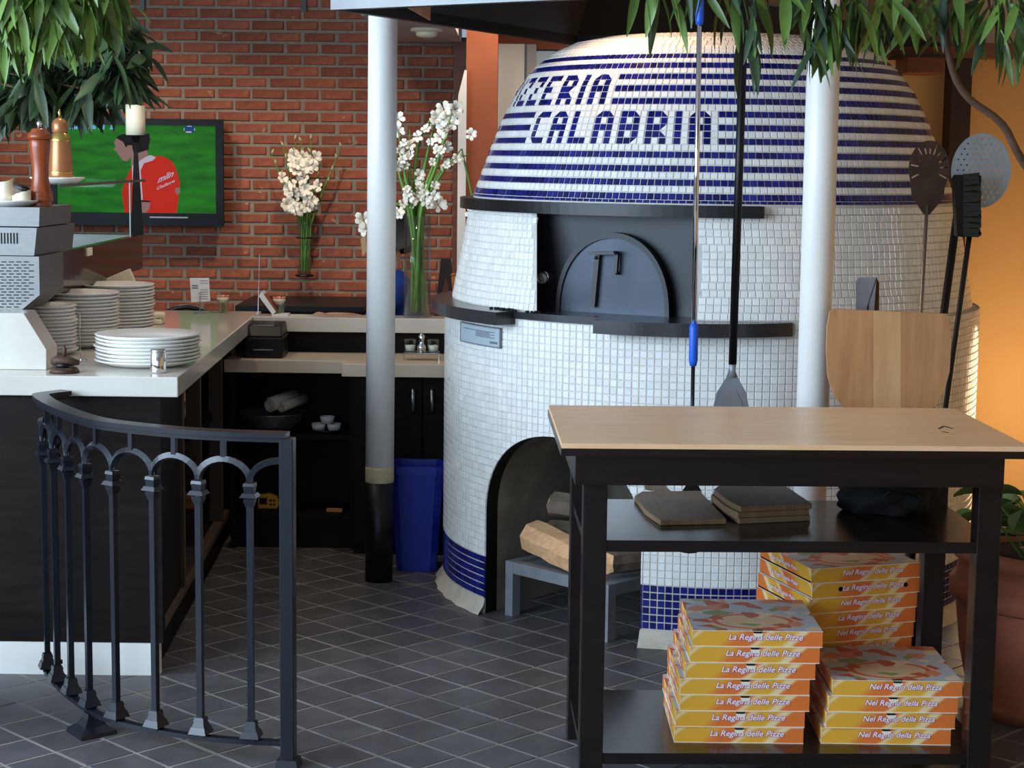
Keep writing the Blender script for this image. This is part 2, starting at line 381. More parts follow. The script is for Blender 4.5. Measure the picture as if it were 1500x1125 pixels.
# ceiling, right wall, left wall with windows, front wall with windows
struct('ceiling', MB().bbox((-4.4, -3, 3.0), (3.3, 11.3, 3.1)), 'ceiling')
zb = P(1400, 62, 7.9).z
struct('wall_right', MB().bbox((1.2, 8.0, 0), (3.3, 8.2, zb)).bbox((3.2, -3, 0), (3.3, 8.0, 3.0)), 'orange_wall')
struct('wall_bulkhead', MB().bbox((.9, 7.93, zb), (3.2, 8.2, 3.0)), 'beige_wall')
z0, z1 = P(1400, 85, 7.85).z, P(1400, 64, 7.85).z
struct('trim_4', MB().bbox((1.15, 7.78, z0), (3.2, 7.93, z1)), 'brownwood')
a = P(1388, 200, 7.9); b = P(1417, 200, 7.9)
struct('trim_5', MB().bbox((a.x, 7.86, 0), (b.x, 7.999, z0)), 'darkpost')
a = P(1330, 86, 7.6); b = P(1384, 107, 7.6)
sp = thing('wall_box', 'small brown wooden box fixed under the timber beam', 'box', ((a.x + b.x) / 2, 7.65, b.z))
part('case', MB().bbox((a.x, 7.62, b.z), (b.x, 7.85, z0 - .001)), 'brownwood', sp, .004)
part('flange', MB().bbox((a.x - .03, 7.60, z0 - .012), (b.x + .03, 7.86, z0)), 'darkpost', sp)
wl = struct('wall_left', MB().bbox((-4.5, -3, 0), (-4.4, 11.3, .6)).bbox((-4.5, -3, 2.9), (-4.4, 11.3, 3.1)).bbox((-4.5, 5.2, .6), (-4.4, 11.3, 2.9)).bbox((-4.5, -3, .6), (-4.4, 0, 2.9)), 'orange_wall')
wn = struct('window_1', MB().bbox((-4.46, 0, .6), (-4.42, .06, 2.9)).bbox((-4.46, 5.14, .6), (-4.42, 5.2, 2.9)).bbox((-4.46, .06, 2.84), (-4.42, 5.14, 2.9)).bbox((-4.46, .06, .6), (-4.42, 5.14, .66)), 'white_paint')
for k in range(3): part('mullion', MB().bbox((-4.46, 1.27 + 1.3 * k, .66), (-4.42, 1.33 + 1.3 * k, 2.84)), 'white_paint', wn)
struct('wall_front', MB().bbox((-4.4, -3.1, 0), (3.2, -3, .5)).bbox((-4.4, -3.1, 2.9), (3.2, -3, 3.1)).bbox((2.4, -3.1, .5), (3.2, -3, 2.9)).bbox((-4.4, -3.1, .5), (-3.6, -3, 2.9)), 'orange_wall')
wn = struct('window_2', MB().bbox((-3.6, -3.07, 2.84), (2.4, -3.03, 2.9)).bbox((-3.6, -3.07, .5), (2.4, -3.03, .56)).bbox((-3.6, -3.07, .56), (-3.54, -3.03, 2.84)).bbox((2.34, -3.07, .56), (2.4, -3.03, 2.84)), 'white_paint')
for k in range(3): part('mullion', MB().bbox((-2.13 + 1.5 * k, -3.07, .56), (-2.07 + 1.5 * k, -3.03, 2.84)), 'white_paint', wn)

# ================================================================== OVEN
OX, OY = .72, 6.63; RB = .968
def cyl_pt(az, r, z):  # az measured from the camera side (-Y), positive towards the left (-X)
    return Vector((OX - r * math.sin(az), OY - r * math.cos(az), z))
def px_az(px, r, z):
    """azimuth at which image column px meets the circle of radius r at height z"""
    best = None
    for k in range(-1200, 1201):
        a = math.radians(k / 10)
        if math.cos(a + math.atan2(OX, OY)) < 0: continue
        u = abs(proj(cyl_pt(a, r, z))[0] - px)
        if best is None or u < best[0]: best = (u, a)
    return best[1]
oven = thing('pizza_oven', 'beehive pizza oven covered in white and blue mosaic tiles', 'oven', (OX, OY, 0))
ZS = 1.05     # granite shelf
PROF = [(.94, 1.07), (.882, 1.385), (.868, 1.43), (.811, 1.587), (.767, 1.697), (.711, 1.81), (.655, 1.883), (.59, 1.937), (.51, 1.975), (.40, 1.997), (.25, 2.008), (.12, 2.012), (0.0, 2.013)]
# --- arch opening of the wood store
azL, azR = px_az(712, RB, .3), px_az(939, RB, .3); azA = (azL + azR) / 2; hwA = (azL - azR) / 2
ATOP = P(815, 637, 5.9).z; ASP = .36
def arch_half(z):  # half width in azimuth at height z
    if z <= ASP: return hwA
    t = (z - ASP) / (ATOP - ASP)
    return hwA * math.sqrt(max(0, 1 - t * t)) if t < 1 else -1
# body shell with the arch cut out
mb = MB(); NA = 240; zs = [0.0, .03] + [ASP * k / 5 for k in range(1, 6)] + [ASP + (ATOP - ASP) * math.sin(k / 12 * math.pi / 2) for k in range(1, 13)] + [.80, .92, 1.02, 1.05]
for i in range(len(zs) - 1):
    z0_, z1_ = zs[i], zs[i + 1]
    h0, h1 = arch_half(z0_), arch_half(z1_) if z1_ < ATOP - 1e-6 else (0 if z0_ < ATOP - 1e-6 else -1)
    if h0 < 0: h0 = h1 = 0.0
    # from right edge of the arch all the way round to its left edge
    s0, s1 = azA + h0, azA + h1; e0, e1 = azA - h0 + 2 * math.pi, azA - h1 + 2 * math.pi
    n = 96; o = len(mb.v)
    for k in range(n + 1):
        mb.v.append(tuple(cyl_pt(lerp(s0, e0, k / n), RB, z0_))); mb.v.append(tuple(cyl_pt(lerp(s1, e1, k / n), RB, z1_)))
    for k in range(n): mb.f.append((o + 2 * k, o + 2 * k + 1, o + 2 * k + 3, o + 2 * k + 2)); mb.mi.append(0); mb.sm.append(True)
body = part('body', mb, 'grout', oven)
mbl = MB().lathe([(RB, 1.05), (RB - .006, 1.056), (.945, 1.058), (.90, 1.058)], (OX, OY, 0), 96)
part('top_fillet', mbl, 'grout', oven)
# arch lining (black steel edge) and sooty cavity
edge = [(azA + hwA, 0.0), (azA + hwA, ASP * .5)] + [(azA + hwA * math.cos(t), ASP + (ATOP - ASP) * math.sin(t)) for t in [math.pi * k / 28 for k in range(29)]] + [(azA - hwA, ASP * .5), (azA - hwA, 0)]
dirA = Vector((math.sin(azA), math.cos(azA), 0))   # into the oven
mb = MB()
outer = [cyl_pt(a, RB + .004, z) for a, z in edge]; inner = [p + dirA * .07 for p in outer]
n = len(outer)
mb.add(outer + inner, [(i, i + 1, n + i + 1, n + i) for i in range(n - 1)])
part('arch_lining', mb, 'black', oven)
back = [p + dirA * (.75) for p in outer]
mb = MB().add(inner + back, [(i, i + 1, n + i + 1, n + i) for i in range(n - 1)] + [tuple(n + i for i in range(n))])
part('wood_store_cavity', mb, 'soot', oven)
# --- cone with mouth, visor, dome
aL, aR = px_az(787, .90, 1.25), px_az(1019, .90, 1.25)
mb = MB()
rows = [1.03, 1.07, 1.15, 1.23, 1.31, 1.385]
def r_at(z):
    if z <= 1.07: return .947 - (z - 1.05) * .35
    for (r0, z0_), (r1, z1_) in zip(PROF, PROF[1:]):
        if z0_ <= z <= z1_: return lerp(r0, r1, (z - z0_) / (z1_ - z0_))
    return 0
_az = {}
def aLz(z): return _az.setdefault(('L', round(z, 4)), px_az(787, r_at(z), z))
def aRz(z): return _az.setdefault(('R', round(z, 4)), px_az(1019, r_at(z), z))
for i in range(len(rows) - 1):
    o = len(mb.v); n = 110
    for k in range(n + 1):
        a = None
        for zz_ in (rows[i], rows[i + 1]): mb.v.append(tuple(cyl_pt(lerp(aLz(zz_), aRz(zz_) + 2 * math.pi, k / n), r_at(zz_), zz_)))
    for k in range(n): mb.f.append((o + 2 * k, o + 2 * k + 1, o + 2 * k + 3, o + 2 * k + 2)); mb.mi.append(0); mb.sm.append(True)
part('cone_wall', mb, 'grout', oven)
part('dome', MB().lathe([(r, z) for r, z in PROF[1:]], (OX, OY, 0), 96), 'grout', oven)
# mouth: flat steel face plate set inside the wall
azD = math.radians(30); nD = Vector((-math.sin(azD), -math.cos(azD), 0)); tD = Vector((math.cos(azD), -math.sin(azD), 0))
cD = Vector((OX, OY, 0)) + nD * .77
def on_plate(px, py, off=0.0):
    d = ray(px, py); o = cD + nD * off; t = (o - CAMPOS).dot(nD) / d.dot(nD); return CAMPOS + d * t
pl = on_plate(787, 400); pr = on_plate(1019, 400)
ZT = 1.40
mb = MB()
for z0_, z1_ in ((1.04, ZT),):
    L0 = cyl_pt(aLz(1.04), r_at(1.04) + .002, 1.04); L1 = cyl_pt(aLz(1.385), r_at(1.385) + .002, ZT); R0 = cyl_pt(aRz(1.04), r_at(1.04), 1.04); R1 = cyl_pt(aRz(1.385), r_at(1.385), ZT)
    A0, A1 = Vector((pl.x, pl.y, z0_)), Vector((pl.x, pl.y, z1_)); B0, B1 = Vector((pr.x, pr.y, z0_)), Vector((pr.x, pr.y, z1_))
    mb.add([L0, L1, A0, A1, B0, B1, R0, R1], [(0, 1, 3, 2), (2, 3, 5, 4), (4, 5, 7, 6), (1, 7, 5, 3)])
part('mouth_plate', mb, 'ovenblack', oven)
# door (half-round steel) with rim and handle
dl, dr_, ap = on_plate(819, 446, .02), on_plate(985, 455, .02), on_plate(898, 340, .02)
cx_ = (dl + dr_) / 2; zb_ = 1.056; hw_ = (Vector((dr_.x, dr_.y, 0)) - Vector((dl.x, dl.y, 0))).length / 2; hh_ = ap.z - zb_
def dpt(u, v, off): return Vector((cx_.x, cx_.y, zb_)) + tD * u + Vector((0, 0, v)) + nD * off
arc = [(hw_ * math.cos(math.pi * k / 24), hh_ * math.sin(math.pi * k / 24) ** .85) for k in range(25)]
door = part('oven_door', MB().extrude([dpt(u, v, .018) for u, v in arc], -nD * .018), 'ovendoor', oven)
mb = MB()
ri = [(u * .93, v * .93) for u, v in arc]
o = [dpt(u, v, .026) for u, v in arc]; i_ = [dpt(u, v, .026) for u, v in ri]; ob = [dpt(u, v, .0) for u, v in arc]; ib = [dpt(u, v, .018) for u, v in ri]
n = 25
mb.add(o + i_ + ob + ib, [q for k in range(24) for q in ((k, k + 1, n + k + 1, n + k), (k, 2 * n + k, 2 * n + k + 1, k + 1), (n + k, n + k + 1, 3 * n + k + 1, 3 * n + k))])
part('door_rim', mb, 'ovenblack', door)
h1, h2, h3, h4, h5 = [on_plate(*q, .05) for q in ((868, 450), (875, 373), (905, 372), (904, 400), (897, 402))]
mb = MB().extrude([h1 + tD * -.008, h1 + tD * .010, h2 + tD * .010, h2 + tD * -.006], nD * .006)
mb.extrude([h2 + tD * -.012, h3 + tD * .006, h3 + Vector((0, 0, .01)), h2 + tD * -.012 + Vector((0, 0, .01))], nD * .035)
mb.extrude([h3 + tD * -.008, h3 + tD * .006, h4 + tD * .004, h4 + tD * -.006], nD * .012)
mb.tube([h2 + Vector((0, 0, -.01)) - nD * .03, h2 + Vector((0, 0, -.01)) + nD * .01], .006); mb.tube([h4 - nD * .03, h4 + nD * .004], .006)
part('door_handle', mb, 'blackmetal', door)
g = on_plate(797, 407, 0)
q = nD.to_track_quat('Z', 'Y').to_matrix()
def dial(prof, c, n=24):
    m = MB().lathe(prof, n=n); m.v = [tuple(q @ Vector(v) + c) for v in m.v]; return m
th = part('thermometer', dial([(.025, 0), (.025, .012), (.020, .014), (.020, .010), (0, .010)], g), 'chrome', oven)
part('dial_face', dial([(.019, .0105), (0, .0108)], g), 'paper', th)
m = MB().box((0, .003, .0125), (.0025, .02, .001), .7).box((0, -.008, .0125), (.012, .002, .001)); m.v = [tuple(q @ Vector(v) + g) for v in m.v]
part('needle', m, 'hole', th)
# visor band
def band(a0, a1, r0, r1, z0_, z1_, n=48):
    m = MB(); vs = []
    for k in range(n + 1):
        a = lerp(a0, a1, k / n)
        vs += [cyl_pt(a, r0, z0_), cyl_pt(a, r1, z0_), cyl_pt(a, r1, z1_), cyl_pt(a, r0, z1_)]
    fs = [(4 * k + j, 4 * k + (j + 1) % 4, 4 * k + 4 + (j + 1) % 4, 4 * k + 4 + j) for k in range(n) for j in range(4)] + [(0, 3, 2, 1), (4 * n, 4 * n + 1, 4 * n + 2, 4 * n + 3)]
    return m.add(vs, fs)
aV = px_az(1120, .925, 1.40)
part('visor', band(aV, math.radians(104), .80, .918, 1.386, 1.424), 'blackmetal', oven)
# granite shelf: two wings joined by a flush middle
w1, w2, w3 = px_az(738, 1.02, ZS), px_az(874, 1.03, ZS), px_az(1168, 1.03, ZS)
def wing(a0, a1, rin, bulge, e0, e1, n=32):
    pts = [];
    for k in range(n + 1):
        t = k / n; a = lerp(a0, a1, t); pts.append(cyl_pt(a, lerp(e0, e1, t) + bulge * math.sin(math.pi * t), 0))
    for k in range(n, -1, -1): pts.append(cyl_pt(lerp(a0, a1, k / n), rin, 0))
    return [(p.x, p.y) for p in pts]
m = MB()
def strip(a0, a1, rin, e0, e1, bulge, z0_, z1_, n=32):
    vs = []
    for k in range(n + 1):
        t = k / n; a = lerp(a0, a1, t); ro = lerp(e0, e1, t) + bulge * math.sin(math.pi * t)
        vs += [cyl_pt(a, rin, z0_), cyl_pt(a, ro, z0_), cyl_pt(a, ro, z1_), cyl_pt(a, rin, z1_)]
    m.add(vs, [(4 * k + j, 4 * k + (j + 1) % 4, 4 * k + 4 + (j + 1) % 4, 4 * k + 4 + j) for k in range(n) for j in range(4)] + [(0, 3, 2, 1), (4 * n, 4 * n + 1, 4 * n + 2, 4 * n + 3)])
strip(w3, w2, .70, .985, 1.06, .035, ZS - .031, ZS + .012)
strip(w2 + .001, w1 - .001, .60, RB + .007, RB + .007, 0, ZS - .012, ZS + .0115)
strip(w1, math.radians(112), .70, 1.055, .96, .02, ZS - .031, ZS + .012)
part('shelf', m, 'shelfstone', oven)
part('ember_crumbs', (lambda mm: [mm.box(cyl_pt(random.uniform(w1 - .12, w1 + .12), random.uniform(.955, .99), ZS + .015), (random.uniform(.004, .01), .006, .006), random.random()) for _ in range(40)] and mm)(MB()), 'hole', oven, kind='stuff')
# plaque
pz0, pz1 = P(705, 502, 6.2).z, P(705, 473, 6.2).z
a0, a1 = px_az(733, RB + .01, .95), px_az(675, RB + .01, .95)
pq = part('plaque', band(a0, a1, RB, RB + .011, pz0, pz1, 8), 'plaque', oven)
part('plaque_frame', (lambda b1: b1)(band(a0, a1, RB, RB + .013, pz1 - .004, pz1, 8)).add(*(lambda b: (b.v, b.f))(band(a0, a1, RB, RB + .013, pz0, pz0 + .004, 8))).add(*(lambda b: (b.v, b.f))(band(a0, a0 + .005, RB, RB + .013, pz0, pz1, 1))).add(*(lambda b: (b.v, b.f))(band(a1 - .005, a1, RB, RB + .013, pz0, pz1, 1))), 'greymetal', pq)
m = MB()
for k in range(5):
    zz = lerp(pz1 - .02, pz0 + .03, k / 4); b = band(lerp(a0, a1, .12 + .1 * (k % 2)), lerp(a0, a1, .55 if k else .9), RB, RB + .0115, zz, zz + .003, 6); m.add(b.v, b.f)
b = band(lerp(a0, a1, .06), lerp(a0, a1, .22), RB, RB + .0115, pz0 + .012, pz0 + .02, 4); m.add(b.v, b.f)
part('plaque_print', m, 'ink', pq)
# flared cement foot
m = MB(); n = 150; prof = [(RB + .001, .055), (RB + .008, .03), (RB + .022, .012), (RB + .030, 0)]
vs = []
for k in range(n + 1):
    a = lerp(azA + hwA, azA - hwA + 2 * math.pi, k / n); wob = .004 * math.sin(k * 1.9)
    for r, z in prof: vs.append(cyl_pt(a, r + (wob if z < .05 else 0), z))
m.add(vs, [(4 * k + j, 4 * k + j + 1, 4 * k + 5 + j, 4 * k + 4 + j) for k in range(n) for j in range(3)], sm=True)
part('cement_foot', m, 'cement', oven)
# --- mosaic tiles
TW = .0229
tiles = []   # (centre, az, slope angle, width scale, colour, half, corners or None)
def put(az, r, z, slope, sx, col, sy=1.0, shape=None): tiles.append((az, r, z, slope, sx, col, sy, shape))
PB = .0245
nrow = 41; clipped = []
def af(a, z):
    d = abs(a - azA) / hwA
    if z > ATOP: return z - ATOP + .01
    return (d - 1) * .3 if z < ASP else (math.hypot(d, (z - ASP) / (ATOP - ASP)) - 1) * .3
NB = round(2 * math.pi * RB / PB); dA = 2 * math.pi / NB
ipx = [px_az(0, 1, 1)] if False else None
for i in range(nrow):
    z = .056 + PB * (i + .5)
    for k in range(NB):
        a = (k + .5) * dA - math.pi
        if abs(a) > math.radians(128) or (z > 1.008 and a > w3 and not (w2 + .01 < a < w1 - .01 and z < 1.03)): continue
        if any(af(a + u * dA / 2, z + v * PB / 2) < 0 for u in (-1, 1) for v in (-1, 1)):
            clipped.append((a, z, 1 if i < 6 else 0)); continue
        put(a, RB, z, 0, dA * RB / PB * (.95 if i < 6 else 1), 1 if i < 6 else 0, .95 if i < 6 else 1)
PC = .0242; sl = math.atan2(.94 - .882, 1.385 - 1.07); i = 0; z = 1.063 + PC / 2
while z < 1.419:
    r = r_at(z); n = round(2 * math.pi * r / PC); d = 2 * math.pi / n; off = (i % 2) * .5 + random.uniform(-.1, .1)
    for k in range(n):
        a = (k + off) * d - math.pi
        if a < math.radians(-128) or a > math.radians(128): continue
        if z < 1.388 and aRz(z) - .012 < a < aLz(z) + .012: continue
        put(a, r, z, sl, d * r / PC, 0)
    z += PC * math.cos(sl); i += 1
# dome rows by arc length
PD = .0236
seg = [(PROF[k], PROF[k + 1]) for k in range(1, len(PROF) - 1)]
def dome_at(s):
    s += .045
    for (r0, z0_), (r1, z1_) in seg:
        l = math.hypot(r1 - r0, z1_ - z0_)
        if s <= l: t = s / l; return lerp(r0, r1, t), lerp(z0_, z1_, t), math.atan2(r0 - r1, z1_ - z0_)
        s -= l
    return None
FONT = {'P': ['XX\\', 'X X', 'XX/', 'X  ', 'X  '], 'I': ['X'] * 5, 'Z': ['XXX', '  X', ' X ', 'X  ', 'XXX'], 'E': ['XXX', 'X  ', 'XX ', 'X  ', 'XXX'],
        'R': ['XX\\', 'X X', 'XX/', 'XX\\', 'X X'], 'A': ['(X\\', 'X X', 'XXX', 'X X', 'X X'], 'C': ['(XX', 'X  ', 'X  ', 'X  ', '`XX'], 'L': ['X  '] * 4 + ['XXX'], 'B': ['XX\\', 'X X', 'XXX', 'X X', 'XX/']}
def word(wd):
    rows = [''] * 5
    for c in wd:
        for k in range(5): rows[k] += FONT[c][k] + ' '
    return [r[:-1] for r in rows]
W1, W2 = word('CALABRIA'), word('PIZZERIA')
def block(word_rows, row0, px_end, py_end):
    rm, zm, _ = dome_at((row0 + 2.5) * PD)
    n = round(2 * math.pi * rm / PD); d = 2 * math.pi / n
    ae = px_az(px_end, rm, zm)   # right end of the word
    return n, d, ae
blk = {9: (W1, block(W1, 9, 1042, 190)), 15: (W2, block(W2, 15, 893, 130))}
STRIPE = {0: 1, 1: 1, 3: 1, 5: 1, 7: 1, 9: 1, 11: 1, 13: 1, 15: 1, 17: 1, 19: 1, 21: 1, 23: 1}
for row in range(0, 34):
    s = PD * (row + .5) if row else PD * .75
    q_ = dome_at(s - (PD * .5 if row else PD * .5))
    if not q_: break
    r, z, slp = dome_at(s - PD * .5)
    base = 9 if 9 <= row <= 13 else 15 if 15 <= row <= 19 else None
    if base:
        wd, (n, d, ae) = blk[base]; line = wd[4 - (row - base)]; W = len(line)
        for k in range(-n // 2, n // 2):
            a = ae + (k + .5) * d
            if abs(a) > math.radians(128): continue
            col = STRIPE.get(row, 0); shp = None
            if -1 <= k < W + 1 or (base == 15 and k >= W): col = 0
            if 0 <= k < W:
                ch = line[W - 1 - k]
                if ch == 'X': col = 1
                elif ch in '\\/(`': shp = ch
            put(a, r, z, slp, d * r / PD * .955, col, .955, shp)
    else:
        n = round(2 * math.pi * r / PD); d = 2 * math.pi / n; off = random.random()
        for k in range(n):
            a = (k + off) * d - math.pi
            if abs(a) > math.radians(128): continue
            put(a, r, z, slp, d * r / PD * .955, STRIPE.get(row, 0), .43 if row == 0 else .955)
hT = TW / 2
tv, tf = tile_geo(hT, .004)
TM = [MB().add(tv, tf).mesh('mosaic_tile', m_) for m_ in ('white_tile', 'blue_tile')]
def tri_geo(ch, blue):
    c = {'bl': (-hT, -hT), 'br': (hT, -hT), 'tr': (hT, hT), 'tl': (-hT, hT)}
    # filled corner of each cut tile as seen from the front
    fill = {'\\': ('bl', 'br', 'tl'), '/': ('bl', 'tr', 'tl'), '(': ('bl', 'br', 'tr'), '`': ('br', 'tr', 'tl')}[ch]
    rest = {'\\': ('br', 'tr', 'tl'), '/': ('bl', 'br', 'tr'), '(': ('bl', 'tr', 'tl'), '`': ('bl', 'br', 'tl')}[ch]
    t = fill if blue else rest
    cx = sum(c[k][0] for k in t) / 3; cy = sum(c[k][1] for k in t) / 3
    p = [(cx + (c[k][0] - cx) * .92, cy + (c[k][1] - cy) * .92) for k in t]
    return [(x, y, -.004) for x, y in p] + [(x, y, 0) for x, y in p], [(3, 4, 5), (0, 1, 4, 3), (1, 2, 5, 4), (2, 0, 3, 5)]
def tile_mat(az, r, z, slope, sx, sy):
    nrm = Vector((-math.sin(az) * math.cos(slope), -math.cos(az) * math.cos(slope), math.sin(slope)))
    tx = Vector((math.cos(az), -math.sin(az), 0)); ty = nrm.cross(tx)
    jx, jy = random.uniform(-.012, .012), random.uniform(-.012, .012)
    n2 = (nrm + tx * jx + ty * jy).normalized(); tx2 = (tx - n2 * tx.dot(n2)).normalized(); ty2 = n2.cross(tx2)
    c = cyl_pt(az, r, z) + nrm * .003
    return Matrix(((tx2.x * sx, ty2.x * sy, n2.x, c.x), (tx2.y * sx, ty2.y * sy, n2.y, c.y), (tx2.z * sx, ty2.z * sy, n2.z, c.z), (0, 0, 0, 1))), nrm, c
built = []
for t in tiles:
    az, r, z, slope, sx, col, sy, shp = t
    mt, nrm, c = tile_mat(az, r, z, slope, sx * (PB if r == RB else 1) / (PB if r == RB else 1), sy)
    v = CAMPOS - c; d = v.length; f = nrm.dot(v) / d
    ax, ay = proj(c)
    seen = f > .1 and (z > 1.05 or (ay < 588 and 650 < ax < 1165)) and ay > 52 and not (1172 < ax < 1228)
    built.append((f / d / d if seen else -1, mt, col, shp))
built.sort(key=lambda t: -t[0])
cnt = [0, 0]; stuff = [MB(), MB()]
for sc, mt, col, shp in built:
    if shp:
        for cc in (0, 1):
            vs, fs = tri_geo(shp, cc); stuff[cc].add([mt @ Vector(v) for v in vs], fs)
        continue
    if sc > 0 and cnt[col] < 300:
        cnt[col] += 1
        o = link('blue_tile' if col else 'white_tile', TM[col], oven); o.matrix_parent_inverse = PINV[oven.name]; o.matrix_basis = mt
    else: stuff[col].add([mt @ Vector(v) for v in tv], tf)
for a, z, col in clipped:
    hu, hv = dA / 2 * TW / PB, TW / 2
    q4 = [(a - hu, z - hv), (a - hu, z + hv), (a + hu, z + hv), (a + hu, z - hv)]; out_ = []
    for k in range(4):
        p0, p1 = q4[k], q4[(k + 1) % 4]; f0, f1 = af(*p0), af(*p1)
        if f0 >= 0: out_.append(p0)
        if (f0 >= 0) != (f1 >= 0):
            lo, hi = 0.0, 1.0
            for _ in range(14):
                md = (lo + hi) / 2
                if (af(lerp(p0[0], p1[0], md), lerp(p0[1], p1[1], md)) >= 0) == (f0 >= 0): lo = md
                else: hi = md
            out_.append((lerp(p0[0], p1[0], lo), lerp(p0[1], p1[1], lo)))
    if len(out_) >= 3:
        n = len(out_)
        stuff[col].add([cyl_pt(u, RB + .003, v) for u, v in out_] + [cyl_pt(u, RB - .001, v) for u, v in out_], [tuple(range(n))] + [(k, n + k, n + (k + 1) % n, (k + 1) % n) for k in range(n)])
part('white_tiles', stuff[0], 'white_tile', oven, kind='stuff')
part('blue_tiles', stuff[1], 'blue_tile', oven, kind='stuff')
# --- extractor hood above the oven
HZ = 2.05
hp = [G(485, 17.5, HZ), G(1086, -7, HZ)]
A_ = Vector((-.62, 6.12)); B_ = Vector((.593, 5.316)); Cc = Vector((1.84, 7.62)); D_ = Vector((.25, 7.90))
hood = thing('extractor_hood', 'large stainless steel extractor hood hanging over the tiled oven', 'extractor hood', (.6, 6.7, HZ))
poly = [A_, B_, Cc, D_]
cen = sum(poly, Vector((0, 0))) / 4
def inset(d): return [p + (cen - p).normalized() * d for p in poly]
m = MB(); o_ = poly; i_ = inset(.05)
ring = [(p.x, p.y, HZ) for p in o_] + [(p.x, p.y, HZ + .16) for p in o_] + [(p.x, p.y, HZ) for p in i_] + [(p.x, p.y, HZ + .04) for p in i_]
m.add(ring, [(k, (k + 1) % 4, 4 + (k + 1) % 4, 4 + k) for k in range(4)])
part('rim', m, 'hoodsteel', hood)
part('rim_underside', MB().add(ring, [f for k in range(4) for f in ((k, 8 + k, 8 + (k + 1) % 4, (k + 1) % 4), (8 + k, 12 + k, 12 + (k + 1) % 4, 8 + (k + 1) % 4))]), 'hooddark', hood)
m = MB(); t_ = inset(.75)
m.add([(p.x, p.y, HZ + .04) for p in i_] + [(p.x, p.y, HZ + .60) for p in t_], [(k, (k + 1) % 4, 4 + (k + 1) % 4, 4 + k) for k in range(4)] + [(4, 5, 6, 7)])
part('inner_lining', m, 'hooddark', hood)
m = MB()
m.add([(p.x, p.y, HZ + .16) for p in o_] + [(p.x, p.y, 2.8) for p in inset(.7)], [(k, (k + 1) % 4, 4 + (k + 1) % 4, 4 + k) for k in range(4)])
part('canopy', m, 'hoodsteel', hood)
part('duct', MB().box((cen.x, cen.y, 2.9), (.5, .5, .198)), 'steel', hood)
u = (B_ - A_).normalized(); v2 = Vector((-u.y, u.x))
for k in range(7):   # baffle filters inside
    c = A_ + u * (.75 + .08 * k) + v2 * .75
    part('baffle', MB().box((c.x, c.y, HZ + .30), (.035, .62, .02), math.atan2(u.y, u.x)), 'greymetal', hood)
# hood sticker
a = A_ + (D_ - A_).normalized() * .06; b = A_ + (D_ - A_).normalized() * .62
part('sticker', MB().extrude([(P(571, 19, 6.3).x, 6.3, HZ + .065), (P(571, 19, 6.3).x, 6.3, HZ + .055), (P(629, 33, 6.62).x, 6.62, HZ + .006), (P(629, 33, 6.62).x, 6.62, HZ + .07)], (.004, -.002, 0)), M('orange_sticker', rgb(214, 160, 122), .6, var=.15), hood)
for px in (925, 968):  # halogen lamps inside the hood
    c = Vector((.25 + (px - 925) * .0026, 6.11 - (px - 925) * .0012, 2.28))
    part('lamp', MB().lathe([(0, .03), (.03, .03), (.04, 0), (.034, 0), (0, .01)], c), 'chrome', hood)
    spot('hood_lamp', c - Vector((0, 0, .01)), c - Vector((-.12, -.02, .4)), 9, (1, .62, .36), 120, .7, .035)
# ================================================================== COLUMNS
b0 = G(555, 850); t0 = P(561, 28, b0.y); dv = (t0 - b0) / t0.z
def at_z(z): return b0 + dv * z
zc_, zd_ = P(556, 684, b0.y).z, P(556, 705, b0.y).z
post = thing('support_column', 'slim white round column with peeling cream and black foot beside blue bin', 'column', b0)
part('shaft', MB().tube([at_z(zc_), at_z(3.0)], .0525, 28), 'white_paint', post)
part('peeling_band', MB().tube([at_z(zd_ - .006), at_z(zd_ + .004), at_z(zc_ - .004), at_z(zc_ + .003)], [.050, .0532, .0532, .0526], 28), 'peel_paint', post)
part('foot', MB().tube([at_z(0), at_z(zd_)], .0515, 28), 'black', post)
b1 = G(1179, 960); b1 = P(1183, 990, 5.36); b1.z = 0
t1 = P(1206, 100, 5.36); k1 = P(1191, 580, 5.36); d1 = (t1 - k1) / (t1.z - k1.z); b1 = k1 - d1 * k1.z
post2 = thing('support_column', 'white round column standing in front of the oven behind the work table', 'column', b1)
part('shaft', MB().tube([b1 + d1 * .12, b1 + d1 * 3.0], .0485, 28), 'white_paint', post2)
part('foot', MB().tube([b1, b1 + d1 * .12], .0485, 28), 'black', post2)
# ================================================================== RAILING
def catmull(pts, n=12):
    pts = [Vector(p) for p in pts]; q = [pts[0] * 2 - pts[1]] + pts + [pts[-1] * 2 - pts[-2]]; out = []
    for i in range(1, len(q) - 2):
        for k in range(n):
            t = k / n; p0, p1, p2, p3 = q[i - 1:i + 3]
            out.append(.5 * ((2 * p1) + (p2 - p0) * t + (2 * p0 - 5 * p1 + 4 * p2 - p3) * t * t + (3 * p1 - p0 - 3 * p2 + p3) * t ** 3))
    return out + [pts[-1]]
RZ = .873
rp_ = [G(*q, RZ - .02) for q in ((421, 645), (330, 642), (250, 637), (160, 627), (118, 617), (80, 602), (60, 589))]
rp_ += [Vector((rp_[-1].x + .0, 5.20, 0)), Vector((rp_[-1].x + .045, 5.262, 0))]
path = [Vector((p.x, p.y, 0)) for p in catmull([Vector((p.x, p.y, 0)) for p in rp_])]
cl_ = [0]
for a, b in zip(path, path[1:]): cl_.append(cl_[-1] + (b - a).length)
def on_path(s):
    for i in range(len(path) - 1):
        if cl_[i + 1] >= s:
            t = (s - cl_[i]) / max(1e-9, cl_[i + 1] - cl_[i]); p = path[i].lerp(path[i + 1], t); d = (path[i + 1] - path[i]).normalized(); return p, d
    return path[-1], (path[-1] - path[-2]).normalized()
rail = thing('iron_railing', 'curved dark wrought iron railing with arched top beside the bar', 'railing', path[0])
